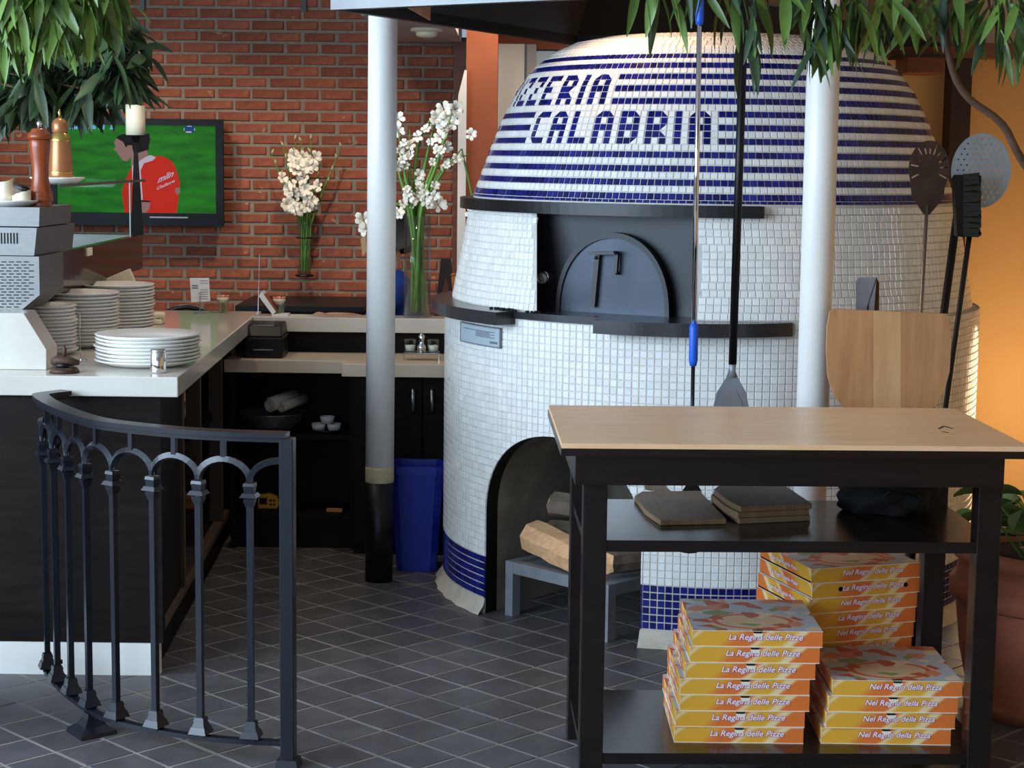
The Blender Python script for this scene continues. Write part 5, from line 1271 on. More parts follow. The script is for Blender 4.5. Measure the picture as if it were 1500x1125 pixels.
def rose_glass(px, label, Y):
    c = Vector((P(px, 460, Y).x, Y, ZP)); t = thing('rose_glass', label, 'flower glass', c)
    part('glass', MB().lathe([(0, 0), (.018, 0), (.026, .055), (.025, .055), (.0165, .004), (0, .004)], c, 20), 'glass', t)
    part('stem', MB().tube([c + Vector((0, 0, .005)), c + Vector((.002, 0, .045))], .006, 8), 'stem', t)
    f = part('rose', MB().lathe([(0, .04), (.018, .045), (.027, .062), (.025, .066), (.012, .06), (.014, .068), (0, .062)], c, 14), M('cream_petal', rgb(240, 222, 196), .6), t)
    for k in range(7):
        q = 2 * math.pi * k / 7; part('petal', MB().add([c + Vector((math.cos(q + s_) * r_, math.sin(q + s_) * r_, z_)) for s_, r_, z_ in ((-.5, .018, .058), (.5, .018, .058), (.35, .029, .072), (-.35, .029, .074))], [(0, 1, 2, 3)]), 'rose', f)
rose_glass(326.5, 'pink edged rose in a short glass beside the menu card', 7.46)
rose_glass(409, 'pink edged rose in a glass behind the slanted frame', 7.415)
bpy.data.objects['rose_glass.001'].location.z += .0
c = Vector((P(396, 462, 7.36).x, 7.38, ZP))
t = thing('slanted_frame', 'slim white slanted photo frame standing on the bar ledge', 'frame', c)
part('panel', MB().extrude([P(379, 434, 7.35), P(383, 427, 7.35), P(404, 457, 7.35), P(399, 461, 7.35)], (0, .09, 0)), 'white_paint', t)
part('picture', MB().extrude([P(386, 431.5, 7.355), P(404, 456.5, 7.355), P(404.5, 456, 7.355), P(386.5, 431, 7.355)], (0, .08, 0)), 'rust_wall', t)
part('foot', MB().bbox((P(398, 461, 7.35).x, 7.35, ZP), (P(421, 461, 7.35).x, 7.44, ZP + .006)), 'white_paint', t)
c = Vector((P(378, 462, 7.40).x, 7.40, ZP))
t = thing('wire_holder', 'thin upright wire on a small white foot on the bar', 'card holder', c)
part('foot', MB().lathe([(0, 0), (.012, 0), (.004, .012), (0, .016)], c, 14), 'china', t); part('wire', MB().tube([c + Vector((0, 0, .01)), P(380, 372, 7.40)], .0012, 6), 'chrome', t)
# ================================================================== TELEVISION
YT = 10.86
tl, br2 = P(70, 172, YT), P(328, 332, YT)
tv_ = thing('television', 'wall mounted flat television showing a football player in red', 'television', ((tl.x + br2.x) / 2, YT + .06, br2.z))
part('back', MB().bbox((tl.x + .02, YT + .02, br2.z + .02), (br2.x - .02, YT + .10, tl.z - .02)), 'black', tv_)
part('mount', MB().bbox((tl.x + .3, YT + .1005, br2.z + .2), (br2.x - .3, YT + .128, tl.z - .2)), 'blackmetal', tv_)
sl_, sr_ = P(82, 182, YT), P(317, 313, YT)
m = MB()
for a_, b_ in (((tl.x, br2.z), (br2.x, sr_.z)), ((tl.x, sl_.z), (br2.x, tl.z)), ((tl.x, sr_.z), (sl_.x, sl_.z)), ((sr_.x, sr_.z), (br2.x, sl_.z))): m.bbox((a_[0], YT - .015, a_[1]), (b_[0], YT + .0195, b_[1]))
part('bezel', m, 'bezel', tv_)
def emis(name, col, k=.8, var=0.0, **kw):
    m = M(name, col, .5, var=var, emit=k, spec=.1, **kw); b = m.node_tree.nodes['Principled BSDF']
    for l in list(m.node_tree.links):
        if l.to_socket == b.inputs['Base Color']: m.node_tree.links.remove(l)
    b.inputs['Base Color'].default_value = (.004, .004, .004, 1); return m
GR = emis('pitch_green', rgb(38, 136, 28), .75, .3, scale=5, stretch=(1, 1, 5), col2=rgb(20, 92, 22))
sc_ = part('screen', MB().bbox((sl_.x, YT, sr_.z), (sr_.x, YT + .019, sl_.z)), GR, tv_)
# picture: crop coordinates of the figure (zoom 6.25, offset 150,160)
def tvp(pts, d): return [P(150 + x / 6.25, 160 + y / 6.25, YT - d) for x, y in pts]
RED = emis('shirt_red', rgb(222, 44, 22), .6); WHT = emis('screen_white', rgb(214, 206, 226), .6); SKN = emis('screen_skin', rgb(178, 138, 132), .5); HAI = emis('screen_hair', rgb(30, 26, 26), .2); BLU = emis('screen_blue', rgb(120, 190, 232), .7); NAV = emis('screen_navy', rgb(24, 78, 150), .6)
def flat(name, pts, d, mat): return part(name, MB().add(tvp(pts, d), [tuple(range(len(pts)))]), mat, sc_)
flat('shirt', [(205, 950), (175, 760), (205, 660), (260, 540), (300, 470), (440, 425), (560, 430), (640, 480), (680, 560), (710, 680), (700, 780), (680, 950)], .0010, RED)
flat('collar', [(270, 520), (310, 465), (440, 420), (490, 440), (460, 470), (380, 495), (350, 560), (360, 690), (370, 830), (320, 840), (275, 700)], .0014, WHT)
flat('face', [(130, 265), (105, 310), (122, 335), (104, 370), (130, 390), (150, 420), (185, 470), (230, 475), (262, 440), (262, 520), (330, 480), (420, 420), (400, 350), (300, 250), (200, 240)], .0018, SKN)
flat('hair', [(125, 262), (160, 235), (220, 222), (430, 225), (438, 270), (420, 370), (330, 400), (285, 400), (270, 330), (235, 330), (215, 350), (190, 300)], .0022, HAI)
flat('ear', [(235, 335), (262, 330), (270, 360), (255, 395), (238, 385)], .0026, SKN)
flat('forearm', [(325, 850), (440, 850), (430, 910), (400, 948), (330, 948)], .0018, SKN)
flat('sleeve_edge', [(320, 828), (440, 840), (440, 852), (322, 846)], .0022, HAI)
flat('hand', [(668, 720), (710, 715), (712, 760), (690, 785), (666, 760)], .0018, SKN)
flat('score_banner', [(-420, 130), (-60, 130), (-60, 182), (-420, 182)], .0010, BLU)
flat('banner_end', [(-40, 185), (-30, 145), (20, 135), (20, 185)], .0012, BLU); flat('banner_tip', [(65, 185), (80, 145), (100, 145), (95, 185)], .0012, BLU)
flat('crest', [(797 + 46 * math.cos(q), 182 + 36 * math.sin(q)) for q in [2 * math.pi * k / 20 for k in range(20)]], .0010, NAV)
for x0_, y0_, x1_, y1_ in ((775, 150, 818, 160), (765, 202, 815, 215), (745, 172, 752, 195), (840, 172, 847, 195)): flat('crest_mark', [(x0_, y0_), (x1_, y0_), (x1_, y1_), (x0_, y1_)], .0014, WHT)
for txt, x, y, s_ in (('mlin', 578, 620, 92), ('Challenge', 578, 692, 46)):
    me = text_mesh(txt, 1.0, .25, .02); ang = math.radians(24); m = MB()
    m.add([P(150 + (x + s_ * (v.co.x * math.cos(ang) + v.co.y * math.sin(ang) * .4)) / 6.25, 160 + (y - s_ * (v.co.y * math.cos(ang) + v.co.x * math.sin(ang))) / 6.25, YT - .0016) for v in me.vertices], [tuple(p.vertices) for p in me.polygons])
    part('shirt_lettering', m, WHT, sc_)
part('led_row', MB().bbox((P(220, 316, YT).x, YT - .0155, P(220, 319, YT).z), (P(276, 316, YT).x, YT - .0151, P(220, 317, YT).z)), 'greymetal', tv_)
# wall brackets
for px, yb_ in ((208, 15), (445, 17)):
    c = P(px, yb_, 10.97); t = thing('wall_bracket', 'black iron bracket on the bricks ' + ('above the television' if px < 300 else 'above the wall vase'), 'bracket', (c.x, 10.98, c.z))
    part('plate', MB().bbox((c.x - .014, 10.972, c.z), (c.x + .014, 10.99, c.z + .22)), 'blackmetal', t); part('arm', MB().bbox((c.x - .01, 10.80, c.z + .19), (c.x + .01, 10.9715, c.z + .215)), 'blackmetal', t)
# ================================================================== FLOWERS
def flower_mesh(seed, r=.035):
    rr = random.Random(seed); m = MB()
    for k in range(6):
        q = 2 * math.pi * k / 6 + rr.uniform(-.2, .2); w_ = .80; L_ = r * rr.uniform(.85, 1.15); pr = []
        for t, ww, zz in ((.08, .3, .0), (.4, .75, .35), (.75, .72, .5), (1, .30, .42)):
            for s_ in (-1, 1): pr.append((math.cos(q + s_ * w_ * ww * .8) * L_ * t, math.sin(q + s_ * w_ * ww * .8) * L_ * t, L_ * (zz * 1.2 - .25) + rr.uniform(-.002, .002)))
        m.add(pr, [(2 * i, 2 * i + 1, 2 * i + 3, 2 * i + 2) for i in range(3)], sm=True)
    return m
FM = [flower_mesh(k).mesh('flower', 'petal') for k in range(4)]
BUD = MB().lathe([(0, 0), (.006, .006), (.008, .02), (.003, .036), (0, .04)], n=8).mesh('bud', M('bud', rgb(206, 212, 160), .6))
def flower_at(t, p, d, sc=1.0, rr=random):
    o = link('flower', rr.choice(FM), t); q = Vector(d).normalized().to_track_quat('Z', 'Y'); o.matrix_basis = Matrix.Translation(p) @ q.to_matrix().to_4x4() @ Matrix.Rotation(rr.random() * 6, 4, 'Z') @ Matrix.Scale(sc, 4)
def bud_at(t, p, d, sc=1.0):
    o = link('bud', BUD, t); o.matrix_basis = Matrix.Translation(p) @ Vector(d).normalized().to_track_quat('Z', 'Y').to_matrix().to_4x4() @ Matrix.Scale(sc, 4)
# wall vase
YV = 10.90
t = thing('wall_vase', 'slender glass wall vase of white gladioli on the brick wall', 'vase', P(446, 402, YV))
cz = P(446, 402, YV); tz = P(446, 320, YV).z - cz.z; vr = .043
part('glass_tube', MB().lathe([(0, 0), (vr, 0), (vr * .82, tz * .4), (vr * .85, tz * .7), (vr * 1.15, tz), (vr * 1.10, tz), (vr * .80, tz * .7), (vr * .78, tz * .4), (vr * .95, .006), (0, .006)], cz, 24), 'glass', t)
part('base_ring', MB().lathe([(0, -.012), (vr * 1.3, -.012), (vr * 1.3, -.001), (0, -.001)], cz, 24), 'blackmetal', t)
zr = P(446, 348, YV).z
part('holder_ring', MB().lathe([(vr * 1.0, -.004), (vr * 1.2, -.004), (vr * 1.2, .004), (vr * 1.0, .004), (vr * 1.0, -.004)], (cz.x, cz.y, zr), 24, cap=False).tube([(cz.x, cz.y + vr, zr), (cz.x, 10.99, zr)], .005, 6), 'blackmetal', t)
rr = random.Random(11)
stems = [((440, 330), (415, 215)), ((444, 330), (432, 205)), ((447, 330), (441, 208)), ((450, 330), (456, 205)), ((452, 330), (468, 245)), ((455, 330), (500, 216)), ((442, 330), (398, 226))]
for (x0_, y0_), (x1_, y1_) in stems:
    yy = YV + rr.uniform(-.02, .02); b0_ = Vector((cz.x + rr.uniform(-.02, .02), YV + rr.uniform(-.02, .02), cz.z + .02)); m0 = P(x0_, y0_, yy); m1 = P((x0_ + x1_) / 2 - 2, (y0_ + y1_) / 2, yy - .03); e0 = P(x1_, y1_, yy - .03)
    part('stem', MB().tube([b0_, m0, m1, e0], [.007, .007, .006, .003], 6), 'stem', t)
    for k in range(4): f = .55 + .15 * k; p = m0.lerp(e0, f); bud_at(t, p, (rr.uniform(-.5, .5), -.6, 1), 1.0)
for k in range(34):
    y = rr.uniform(228, 312); hw_ = 22 * (1 - abs(y - 262) / 75) + 6; x = 443 + rr.uniform(-1.25, 1) * hw_
    flower_at(t, P(x, y, YV - .06 + rr.uniform(-.03, .03)), (rr.uniform(-.7, .7), -1, rr.uniform(-.2, .5)), rr.uniform(.95, 1.35), rr)
for k in range(8):
    x = rr.uniform(415, 470); a_ = P(446 + (x - 446) * .3, 325, YV); b_ = P(x, rr.uniform(270, 310), YV - .03); part('leaf', MB().tube([a_, a_.lerp(b_, .6) + Vector((0, -.02, 0)), b_], [.008, .010, .002], 6, flat=.3), 'stem', t)
# tall vase on the ledge
c = Vector((P(611, 467, 7.385).x, 7.385, ZP)); hv = P(611, 316, 7.42).z - ZP; vr = 19.5 / F * 7.42
t = thing('glass_vase', 'tall cylindrical glass vase of white gladioli on the ledge', 'vase', c)
part('glass_cylinder', MB().lathe([(0, 0), (vr, 0), (vr, hv), (vr - .003, hv), (vr - .003, .012), (0, .012)], c, 32), 'glass', t)
part('water', MB().lathe([(0, .013), (vr - .0035, .013), (vr - .0035, hv * .33), (0, hv * .33)], c, 28), clear('water', (.90, .93, .80, 1), .3), t)
rr = random.Random(21)
st2 = [((600, 316), (585, 255), (575, 210)), ((604, 316), (592, 250), (583, 190)), ((608, 316), (612, 215), (640, 160)), ((612, 316), (625, 230), (645, 150)), ((616, 316), (640, 240), (662, 165)), ((620, 316), (650, 245), (690, 225)), ((614, 316), (632, 250), (650, 205)), ((606, 316), (600, 262), (600, 190)), ((618, 316), (640, 265), (676, 218)), ((602, 318), (560, 300), (533, 325))]
for i, ((x0_, y0_), (x1_, y1_), (x2_, y2_)) in enumerate(st2):
    yy = 7.385 + rr.uniform(-.03, .03); b0_ = c + Vector((rr.uniform(-.03, .03), rr.uniform(-.03, .03), .02)); pts = [b0_, P(x0_, y0_, yy), P(x1_, y1_, yy), P(x2_, y2_, yy)]
    cv = catmull(pts, 5); part('stem', MB().tube(cv, [.0075] * (len(cv) - 6) + [.006, .0055, .005, .004, .003, .002], 7), 'stem', t)
    for k in range(6):
        f = .25 + .12 * k; p = pts[1].lerp(pts[2], f * 1.2) if f < .55 else pts[2].lerp(pts[3], (f - .45) * 1.7)
        if rr.random() < .75: flower_at(t, p + Vector((rr.uniform(-.02, .02), -.02, 0)), (rr.uniform(-.8, .8), -1, rr.uniform(-.1, .6)), rr.uniform(.45, .75), rr)
        else: bud_at(t, p, (rr.uniform(-.6, .6), -.5, 1), .9)
for x, y, s_ in ((533, 322, 1.1), (537, 335, .9), (583, 175, .9), (584, 192, .8), (642, 300, 1.0), (650, 160, 1.0), (661, 180, .9), (690, 197, .7), (645, 200, .8), (655, 215, .7), (692, 312, .8), (640, 172, .9), (668, 160, 1.0), (658, 172, .9), (650, 188, .9)): flower_at(t, P(x, y, 7.38), (rr.uniform(-.5, .5), -1, .1), s_, rr)
cv = catmull([P(676, 218, 7.42), P(686, 262, 7.41), P(694, 300, 7.41)], 5); part('stem', MB().tube(cv, .004, 6), 'stem', t)
part('dry_leaf', MB().extrude([P(528, 350, 7.40), P(536, 344, 7.40), P(537, 368, 7.40), P(531, 376, 7.40)], (0, .002, 0)), M('dry_leaf', rgb(186, 150, 104), .7), t)
# ================================================================== PERSON behind the ledge and dining furniture
YPn = 8.15
hc = P(571, 349, YPn)
per = thing('person', 'seated person with dark hair in a blue shirt behind the ledge', 'person', (hc.x, YPn, 0))
def skin_mesh(name, nodes, edges, mat, parent, sub=2):
    me = bpy.data.meshes.new(name); me.from_pydata([n[0] for n in nodes], edges, []); o = link(name, me, parent)
    md = o.modifiers.new('skin', 'SKIN'); sk = me.skin_vertices[0].data
    for i, n in enumerate(nodes): sk[i].radius = n[1] if isinstance(n[1], tuple) else (n[1], n[1]); sk[i].use_root = (i == 0)
    s2 = o.modifiers.new('sub', 'SUBSURF'); s2.levels = s2.render_levels = sub
    bpy.context.view_layer.update(); ev = bpy.data.meshes.new_from_object(o.evaluated_get(bpy.context.evaluated_depsgraph_get())); o.modifiers.clear(); o.data = ev; ev.materials.clear(); ev.materials.append(MT[mat] if isinstance(mat, str) else mat)
    for p in ev.polygons: p.use_smooth = True
    return o
hx, hz = hc.x, hc.z; Yp = YPn
# clothed body facing left (-x): pelvis, torso, thighs, shins; torso and upper arms in blue
hand = P(478, 459, 7.60); hand.z = .8955
body_nodes = [((hx + .06, Yp, .50), (.12, .14)), ((hx + .05, Yp, .66), (.115, .14)), ((hx + .03, Yp, .84), (.11, .15)), ((hx + .01, Yp, .98), (.085, .13)), ((hx + .005, Yp, 1.06), .05),
              ((hx + .01, Yp - .17, .95), .055), ((hx - .08, Yp - .24, .80 + .02), .046), ((hx + .01, Yp + .17, .95), .055), ((hx - .06, Yp + .22, .76), .046)]
bd = skin_mesh('shirt', body_nodes, [(0, 1), (1, 2), (2, 3), (3, 4), (3, 5), (5, 6), (3, 7), (7, 8)], 'shirt', per)
legs = [((hx + .06, Yp, .50), (.10, .13)), ((hx - .0, Yp - .10, .50), .085), ((hx - .36, Yp - .10, .50), .06), ((hx - .36, Yp - .10, .10), .045), ((hx - .46, Yp - .10, .045), .04), ((hx - .0, Yp + .10, .50), .085), ((hx - .36, Yp + .10, .50), .06), ((hx - .36, Yp + .10, .10), .045), ((hx - .46, Yp + .10, .045), .04)]
skin_mesh('trousers', legs, [(0, 1), (1, 2), (2, 3), (3, 4), (0, 5), (5, 6), (6, 7), (7, 8)], M('dark_denim', rgb(34, 38, 52), .9), per)
head = [((hx + .005, Yp, 1.04), .045), ((hx - .0, Yp, hz - .06), .05), ((hx + .01, Yp, hz + .01), (.075, .088)), ((hx + .005, Yp, hz + .065), (.062, .075)), ((hx - .055, Yp, hz - .055), .034), ((hx - .085, Yp, hz - .01), .018), ((hx - .07, Yp, hz + .03), .035)]
hd_ = skin_mesh('head', head, [(0, 1), (1, 2), (2, 3), (1, 4), (2, 5), (2, 6)], 'skin', per)
hair = [((hx + .035, Yp, hz + .035), (.075, .088)), ((hx + .0, Yp, hz + .075), (.07, .078)), ((hx + .06, Yp, hz - .02), (.05, .07)), ((hx + .055, Yp, hz - .075), (.035, .05)), ((hx - .055, Yp, hz + .08), .04)]
skin_mesh('hair', hair, [(0, 1), (0, 2), (2, 3), (1, 4)], 'hair', hd_)
for s_ in (-1, 1):
    part('ear', MB().tube([(hx + .005, Yp + s_ * .074, hz - .02), (hx + .012, Yp + s_ * .084, hz + .0), (hx + .008, Yp + s_ * .080, hz + .022)], [.009, .013, .009], 8), 'skin', hd_)
    part('eye', MB().lathe([(0, -.009), (.009, 0), (0, .009)], (hx - .088, Yp + s_ * .03, hz + .012), 8), 'hole', hd_)
ar = [((hx - .08, Yp - .24, .82), .040), ((hx - .12, Yp - .40, .862), .034), ((hand.x + .07, hand.y + .01, .888), .023), ((hand.x + .02, hand.y, .8945), (.026, .016)), ((hand.x - .01, hand.y, .8945), (.026, .013))]
armo = skin_mesh('forearm', ar, [(0, 1), (1, 2), (2, 3), (3, 4)], 'skin', per)
for k in range(4):
    p0 = hand + Vector((-.005, -.024 + .016 * k, .0)); L_ = (.055, .068, .07, .058)[k]; part('finger', MB().tube([p0, p0 + Vector((-L_ * .5, .002, .006)), p0 + Vector((-L_, .004, -.010))], [.0085, .008, .006], 8), 'skin', armo)
p0 = hand + Vector((.03, -.028, .0)); part('thumb', MB().tube([p0, p0 + Vector((-.025, -.018, -.002)), p0 + Vector((-.05, -.022, -.008))], [.010, .009, .007], 8), 'skin', armo)
ar2 = [((hx - .06, Yp + .22, .76), .040), ((hx - .20, Yp + .14, .64), .032), ((hx - .28, Yp + .10, .60), .028)]
skin_mesh('resting_forearm', ar2, [(0, 1), (1, 2)], 'skin', per)
def chair(loc, rz, label, back_h=.86, rnd=True):
    t = thing('dining_chair', label, 'chair', (0, 0, 0)); s_ = .2
    link('seat', MB().prism([(-s_, -s_), (s_, -s_), (s_, s_), (-s_, s_)], .43, .46).mesh('seat', 'black'), t)
    for x in (-1, 1):
        for y in (-1, 1): link('leg', MB().tube([(x * .19, y * .19, 0), (x * .17, y * .17, .43)], .014, 6).mesh('leg', 'blackmetal'), t)
    pts = [(-.19, .18, .46)] + [(-.19 * math.cos(q) * (1 if rnd else 1), .22, back_h - .19 + .19 * math.sin(q)) for q in [math.pi * k / 12 for k in range(13)]] + [(.19, .18, .46)]
    link('back_frame', MB().tube(pts, .015, 8).mesh('back_frame', 'blackmetal'), t)
    link('back_panel', MB().prism([(-.17, .21), (.17, .21), (.17, .222), (-.17, .222)], .62, back_h - .06).mesh('back_panel', 'black'), t)
    t.location = loc; t.rotation_euler = (0, 0, rz); return t
chair((P(285, 450, 9.3).x, 9.3, 0), math.pi, 'black dining chair behind the menu card', .80)
chair((P(5, 260, 8.6).x, 8.6, 0), math.pi + .3, 'black round backed chair behind the pepper mill', 1.42)
chair((hx + .09, Yp + .01, 0), -math.pi / 2, 'black chair under the seated person', .84)
t = thing('dining_table', 'long black dining table against the brick wall', 'table', (P(440, 450, 10.3).x, 10.3, 0))
a_, b_ = P(345, 444, 10.0), P(532, 444, 10.0)
part('top', MB().bbox((a_.x, 9.98, .70), (b_.x, 10.7, .735)), 'black', t, .004)
part('apron', MB().bbox((a_.x + .03, 10.02, .62), (b_.x - .03, 10.05, .6995)), 'black', t)
for x in (a_.x + .05, b_.x - .05):
    for y in (10.08, 10.6): part('leg', MB().bbox((x - .03, y - .03, 0), (x + .03, y + .03, .6995)), 'black', t)
t = thing('bistro_table', 'small dark pedestal table behind the oven by the pillar', 'table', (-.22, 9.2, 0))
part('top', MB().lathe([(0, .70), (.22, .70), (.22, .725), (0, .725)], (-.22, 9.2, 0), 28), 'black', t); part('pedestal', MB().lathe([(.03, .02), (.03, .699)], (-.22, 9.2, 0), 14), 'blackmetal', t); part('base', MB().lathe([(0, 0), (.18, 0), (.16, .02), (0, .025)], (-.22, 9.2, 0), 24), 'blackmetal', t)
a_ = [P(x, y, 9.1) for x, y in ((641, 450), (646, 379), (660, 379), (668, 450))]
t = thing('menu_easel', 'dark tapered menu holder on the bistro table beside pillar', 'menu holder', (a_[0].x, 9.1, .7255))
m_ = [Vector((a_[0].x - .02, 9.1, .7257)), Vector((a_[3].x + .02, 9.1, .7257)), a_[2], a_[1]]
part('board', MB().extrude(m_, (0, .02, 0)), 'darkpost', t); part('panel', MB().extrude([m_[0].lerp(m_[2], .25), m_[1].lerp(m_[3], .25), m_[2].lerp(m_[0], .3), m_[3].lerp(m_[1], .3)], (0, -.003, 0)), M('brown_panel', rgb(110, 62, 44), .6), t)
a_ = P(664, 404, 9.05); b_ = P(671, 440, 9.05)
t = thing('amber_bottle', 'slender amber glass bottle beside the dark menu holder', 'bottle', (b_.x, 9.05, .7256))
part('bottle', MB().tube([(b_.x + .012, 9.05, .7258), (b_.x + .010, 9.05, .74), b_, a_.lerp(b_, .3), a_], [.018, .020, .020, .016, .010], 14), 'amber', t); part('cap', MB().tube([a_, a_ + (a_ - b_).normalized() * .012], .011, 12), 'amber', t)
# ================================================================== PLANTS
def leaf_mesh(L_=.14, w_=.021, seed=1):
    rr = random.Random(seed); m = MB(); n = 6; vs = []
    for k in range(n + 1):
        t = k / n; ww = w_ / 2 * math.sin(math.pi * min(1, t * .93 + .05)) ** .8 * (1 - .35 * t); dz = -.12 * L_ * t * t * 1.2
        vs += [(L_ * t, -ww, dz + ww * .35), (L_ * t, 0, dz), (L_ * t, ww, dz + ww * .35)]
    return m.add(vs, [f for k in range(n) for f in ((3 * k, 3 * k + 1, 3 * k + 4, 3 * k + 3), (3 * k + 1, 3 * k + 2, 3 * k + 5, 3 * k + 4))], sm=True)
def leaf_at(t, me, p, d, sc, rr):
    o = link('leaf', me, t); q = Vector(d).normalized().to_track_quat('X', 'Z'); o.matrix_basis = Matrix.Translation(p) @ q.to_matrix().to_4x4() @ Matrix.Rotation(rr.uniform(-1.2, 1.2), 4, 'X') @ Matrix.Scale(sc, 4)
def foliage(t, clusters, mats, seed, Lf, trunk_from, wf0=.17, limit=300, extra=0):
    rr = random.Random(seed); ms_ = [leaf_mesh(Lf, Lf * wf, k).mesh('leaf', mm) for k, (wf, mm) in enumerate([(wf0, mats[0]), (wf0 * 1.2, mats[0]), (wf0 * .9, mats[-1])])]; cnt = 0
    for (px, py, Y, nl, spr) in clusters:
        c = P(px, py, Y); s0 = trunk_from(c); mid = s0.lerp(c, .55) + Vector((0, 0, .06)); part('twig', MB().tube(catmull([s0, mid, c], 4), .0035, 5), 'bark', t)
        for k in range(nl):
            q = rr.uniform(0, 2 * math.pi); e = rr.uniform(.25, 1.0) * spr; d = Vector((math.cos(q) * e, math.sin(q) * e, -1 + rr.uniform(-.1, .55)))
            if rr.random() < 0: pass
            if cnt < limit: leaf_at(t, rr.choice(ms_), c + Vector((rr.uniform(-.03, .03), rr.uniform(-.03, .03), rr.uniform(-.04, .05))), d, rr.uniform(.7, 1.15), rr); cnt += 1
    if extra:
        m = MB(); lv = leaf_mesh(Lf, Lf * wf0 * 1.1)
        for k in range(extra):
            px, py, Y, nl, spr = rr.choice(clusters); c = P(px + rr.uniform(-30, 30), py + rr.uniform(-25, 25), Y + rr.uniform(.0, .3)); q = rr.uniform(0, 6.283); d = Vector((math.cos(q), math.sin(q), -1 + rr.uniform(-.1, 1.0))).normalized()
            mt = Matrix.Translation(c) @ d.to_track_quat('X', 'Z').to_matrix().to_4x4() @ Matrix.Rotation(rr.uniform(-1.2, 1.2), 4, 'X') @ Matrix.Scale(rr.uniform(.7, 1.1), 4)
            m.add([mt @ Vector(v) for v in lv.v], lv.f, sm=True)
        part('inner_leaves', m, mats[0], t, kind='stuff')
def potted_tree(label, base, h, pot_r=.17, pot_h=.32):
    t = thing('ficus_tree', label, 'tree', base); b = Vector(base)
    part('pot', MB().lathe([(0, 0), (pot_r * .7, 0), (pot_r, pot_h * .92), (pot_r * 1.06, pot_h * .93), (pot_r * 1.06, pot_h), (pot_r * .95, pot_h), (pot_r * .92, pot_h * .9), (0, pot_h * .9)], b, 28), 'terracotta', t)
    part('trunk', MB().tube(catmull([b + Vector((0, 0, pot_h * .88)), b + Vector((.03, .02, h * .5)), b + Vector((0, 0, h))], 5), [.024 - .001 * k for k in range(11)], 8), 'bark', t); return t
rr = random.Random(31)
b_ = Vector((-1.72, 4.75, 0)); tr1 = potted_tree('leafy ficus tree with bright drooping leaves in front of the bar', b_, 2.35)
cl1 = [(x + rr.uniform(-10, 10), y + rr.uniform(-8, 8), 4.75 + rr.uniform(-.15, .2), 11, .75) for x, y in ((5, -20), (40, -25), (75, -20), (110, -30), (150, -25), (20, 5), (60, 5), (100, 10), (135, -5), (165, -20), (0, 25), (45, 25), (85, 20), (120, 12), (25, -50), (70, -55), (115, -60), (160, -50), (10, 50), (0, -5), (140, 5), (60, 30))]
foliage(tr1, cl1, ['leaf', 'leaf'], 32, .135, lambda c: Vector((b_.x + .02, b_.y, max(c.z + .02, 2.05) if c.z > 2 else 2.1)), wf0=.22, limit=280, extra=90)
b2_ = Vector((-2.95, 7.9, 0)); tr2 = potted_tree('dense dark ficus tree beside the television and brick wall', b2_, 2.55, .2, .36)
cl2 = [(x + rr.uniform(-8, 8), y + rr.uniform(-6, 6), 7.65 + rr.uniform(-.25, .25), 12, .9) for x, y in ((10, 90), (45, 85), (80, 75), (110, 70), (140, 60), (170, 55), (190, 75), (30, 115), (65, 105), (100, 100), (135, 95), (165, 95), (185, 105), (10, 140), (40, 130), (120, 125), (150, 125), (90, 120), (5, 60), (50, 55), (95, 50), (130, 40), (165, 30), (60, 140), (178, 45))]
foliage(tr2, cl2, ['leafdark', 'leafdark'], 33, .20, lambda c: Vector((b2_.x + .02, b2_.y, c.z + .05)), wf0=.25, limit=300, extra=420)
# right-hand ficus growing from the big terracotta pot
pc = Vector((1.565, 5.08, 0))
pot = thing('terracotta_pot', 'large weathered terracotta pot to the right of work table', 'plant pot', pc)
pr_ = .285
part('body', MB().lathe([(r, z * .8) for r, z in [(0, 0), (pr_ * .80, 0), (pr_ * .84, .03), (pr_ * .84, .05), (pr_ * .80, .055), (pr_ * .90, .22), (pr_ * .95, .38), (pr_ * .93, .385), (pr_ * .95, .40)]], pc, 40), 'terracotta', pot)
part('rim', MB().lathe([(r, z * .8) for r, z in [(pr_ * .95, .40), (pr_ * 1.02, .415), (pr_ * 1.02, .47), (pr_ * .97, .475), (pr_ * .93, .55), (pr_ * 1.0, .56), (pr_ * .97, .60), (pr_ * .86, .60), (pr_ * .84, .54), (0, .54)]], pc, 40), 'terracotta', pot)
part('soil', MB().lathe([(0, .445), (pr_ * .83, .4425)], pc, 30, cap=False), 'soil', pot)
tr3 = thing('ficus_tree', 'bent trunk ficus with long drooping leaves above the oven', 'tree', pc + Vector((0, 0, .446)))
trunk = [pc + Vector((.05, .0, .446)), pc + Vector((.16, .02, .95)), Vector((1.60, 5.05, 1.32)), P(1500, 240, 4.95), P(1468, 182, 4.9), P(1420, 145, 4.88), P(1398, 112, 4.86), P(1388, 70, 4.85), P(1385, 20, 4.85), P(1380, -60, 4.85)]
cv = catmull(trunk, 4); part('trunk', MB().tube(cv, [lerp(.014, .0065, k / (len(cv) - 1)) for k in range(len(cv))], 9), 'bark', tr3)
part('branch', MB().tube(catmull([P(1386, -10, 4.85), P(1280, -45, 4.75), P(1120, -40, 4.6), P(960, -30, 4.5)], 5), .007, 7), 'bark', tr3)
part('branch', MB().tube(catmull([P(1386, 0, 4.85), P(1440, -20, 4.8), P(1500, -10, 4.75)], 4), .007, 7), 'bark', tr3)
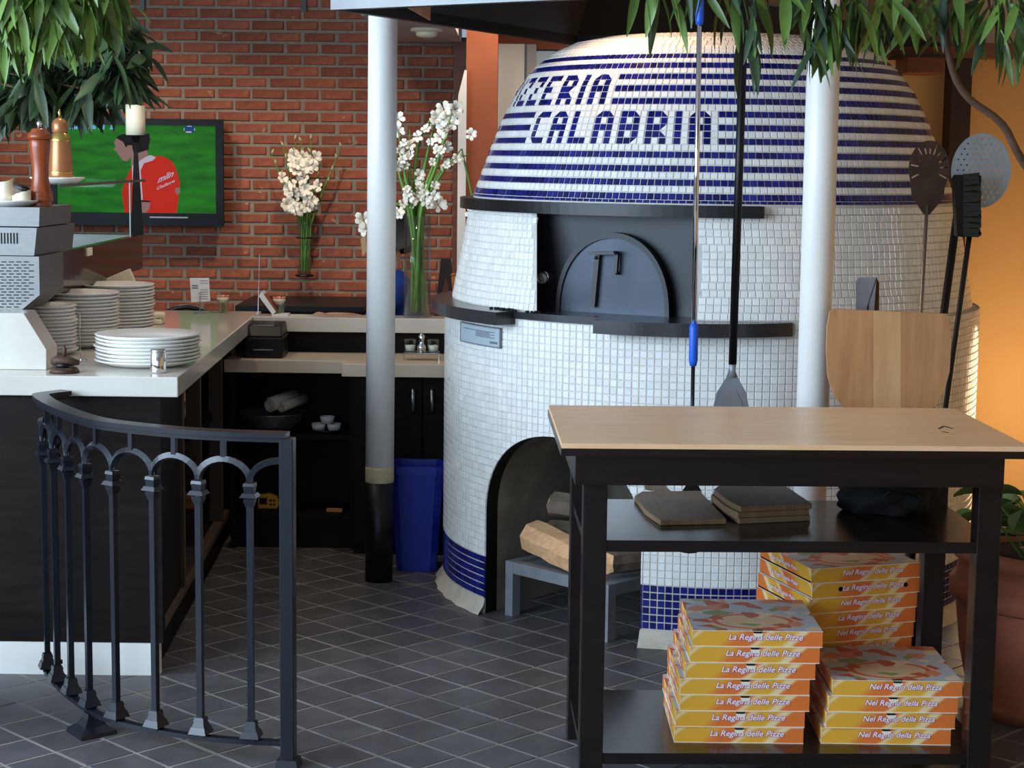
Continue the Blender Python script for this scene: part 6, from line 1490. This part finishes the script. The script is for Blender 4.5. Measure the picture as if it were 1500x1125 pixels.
cl3 = [(950, -22, 4.52, 5, .45), (990, -25, 4.52, 4, .5), (1040, -15, 4.55, 5, .6), (1075, -20, 4.58, 7, .6), (1108, 5, 4.58, 8, .5), (1102, 40, 4.6, 5, .35), (1150, -25, 4.62, 6, .7), (1190, -5, 4.65, 12, .8), (1210, 15, 4.65, 10, .7), (1180, 40, 4.65, 8, .6), (1230, 30, 4.66, 9, .6), (1250, -10, 4.7, 10, .8), (1290, -5, 4.7, 9, .8), (1320, -20, 4.75, 8, .8), (1350, 0, 4.8, 8, .8), (1390, -10, 4.8, 8, .8), (1420, 0, 4.8, 9, .9), (1450, 15, 4.78, 9, .9), (1480, 5, 4.75, 10, .9), (1495, 30, 4.75, 8, .8), (1460, 45, 4.76, 6, .6), (1270, 20, 4.68, 6, .6)]
foliage(tr3, cl3, ['leaf', 'leafdark'], 41, .150, lambda c: Vector((lerp(c.x, 1.0, .12), c.y + .03, max(c.z + .05, 2.03))), wf0=.20, limit=230)
# low plant in the pot
pp_ = thing('potted_plant', 'broad leaved green plant growing in the terracotta pot', 'plant', pc + Vector((-.05, 0, .446)))
rr = random.Random(55)
bl_me = []
for k in range(2):
    m = MB(); vs = []; n = 6
    for i in range(n + 1):
        t_ = i / n; ww = .034 * math.sin(math.pi * min(1, t_ * .96 + .03)) ** .7; vs += [(.1 * t_, -ww, .012 * math.sin(3 * t_) - .03 * t_ * t_), (.1 * t_, 0, -.008 - .03 * t_ * t_), (.1 * t_, ww, .012 * math.sin(3 * t_) - .03 * t_ * t_)]
    bl_me.append(m.add(vs, [f for q in range(n) for f in ((3 * q, 3 * q + 1, 3 * q + 4, 3 * q + 3), (3 * q + 1, 3 * q + 2, 3 * q + 5, 3 * q + 4))], sm=True).mesh('leaf', M('broad_leaf%d' % k, rgb(104, 132, 70) if k else rgb(76, 112, 62), .4, var=.2)))
for k in range(46):
    q = rr.uniform(0, 6.28); r_ = rr.uniform(.05, .24); b0_ = pc + Vector((math.cos(q) * r_ * .4, math.sin(q) * r_ * .4, .444)); p = pc + Vector((math.cos(q) * r_, math.sin(q) * r_, .444 + rr.uniform(.04, .19)))
    if p.x < 1.34 and False: continue
    part('stalk', MB().tube([b0_, b0_.lerp(p, .5) + Vector((0, 0, .03)), p], .0025, 5), 'stem', pp_); leaf_at(pp_, bl_me[k % 2], p, (math.cos(q), math.sin(q), rr.uniform(-.5, .4)), rr.uniform(.7, 1.1), rr)
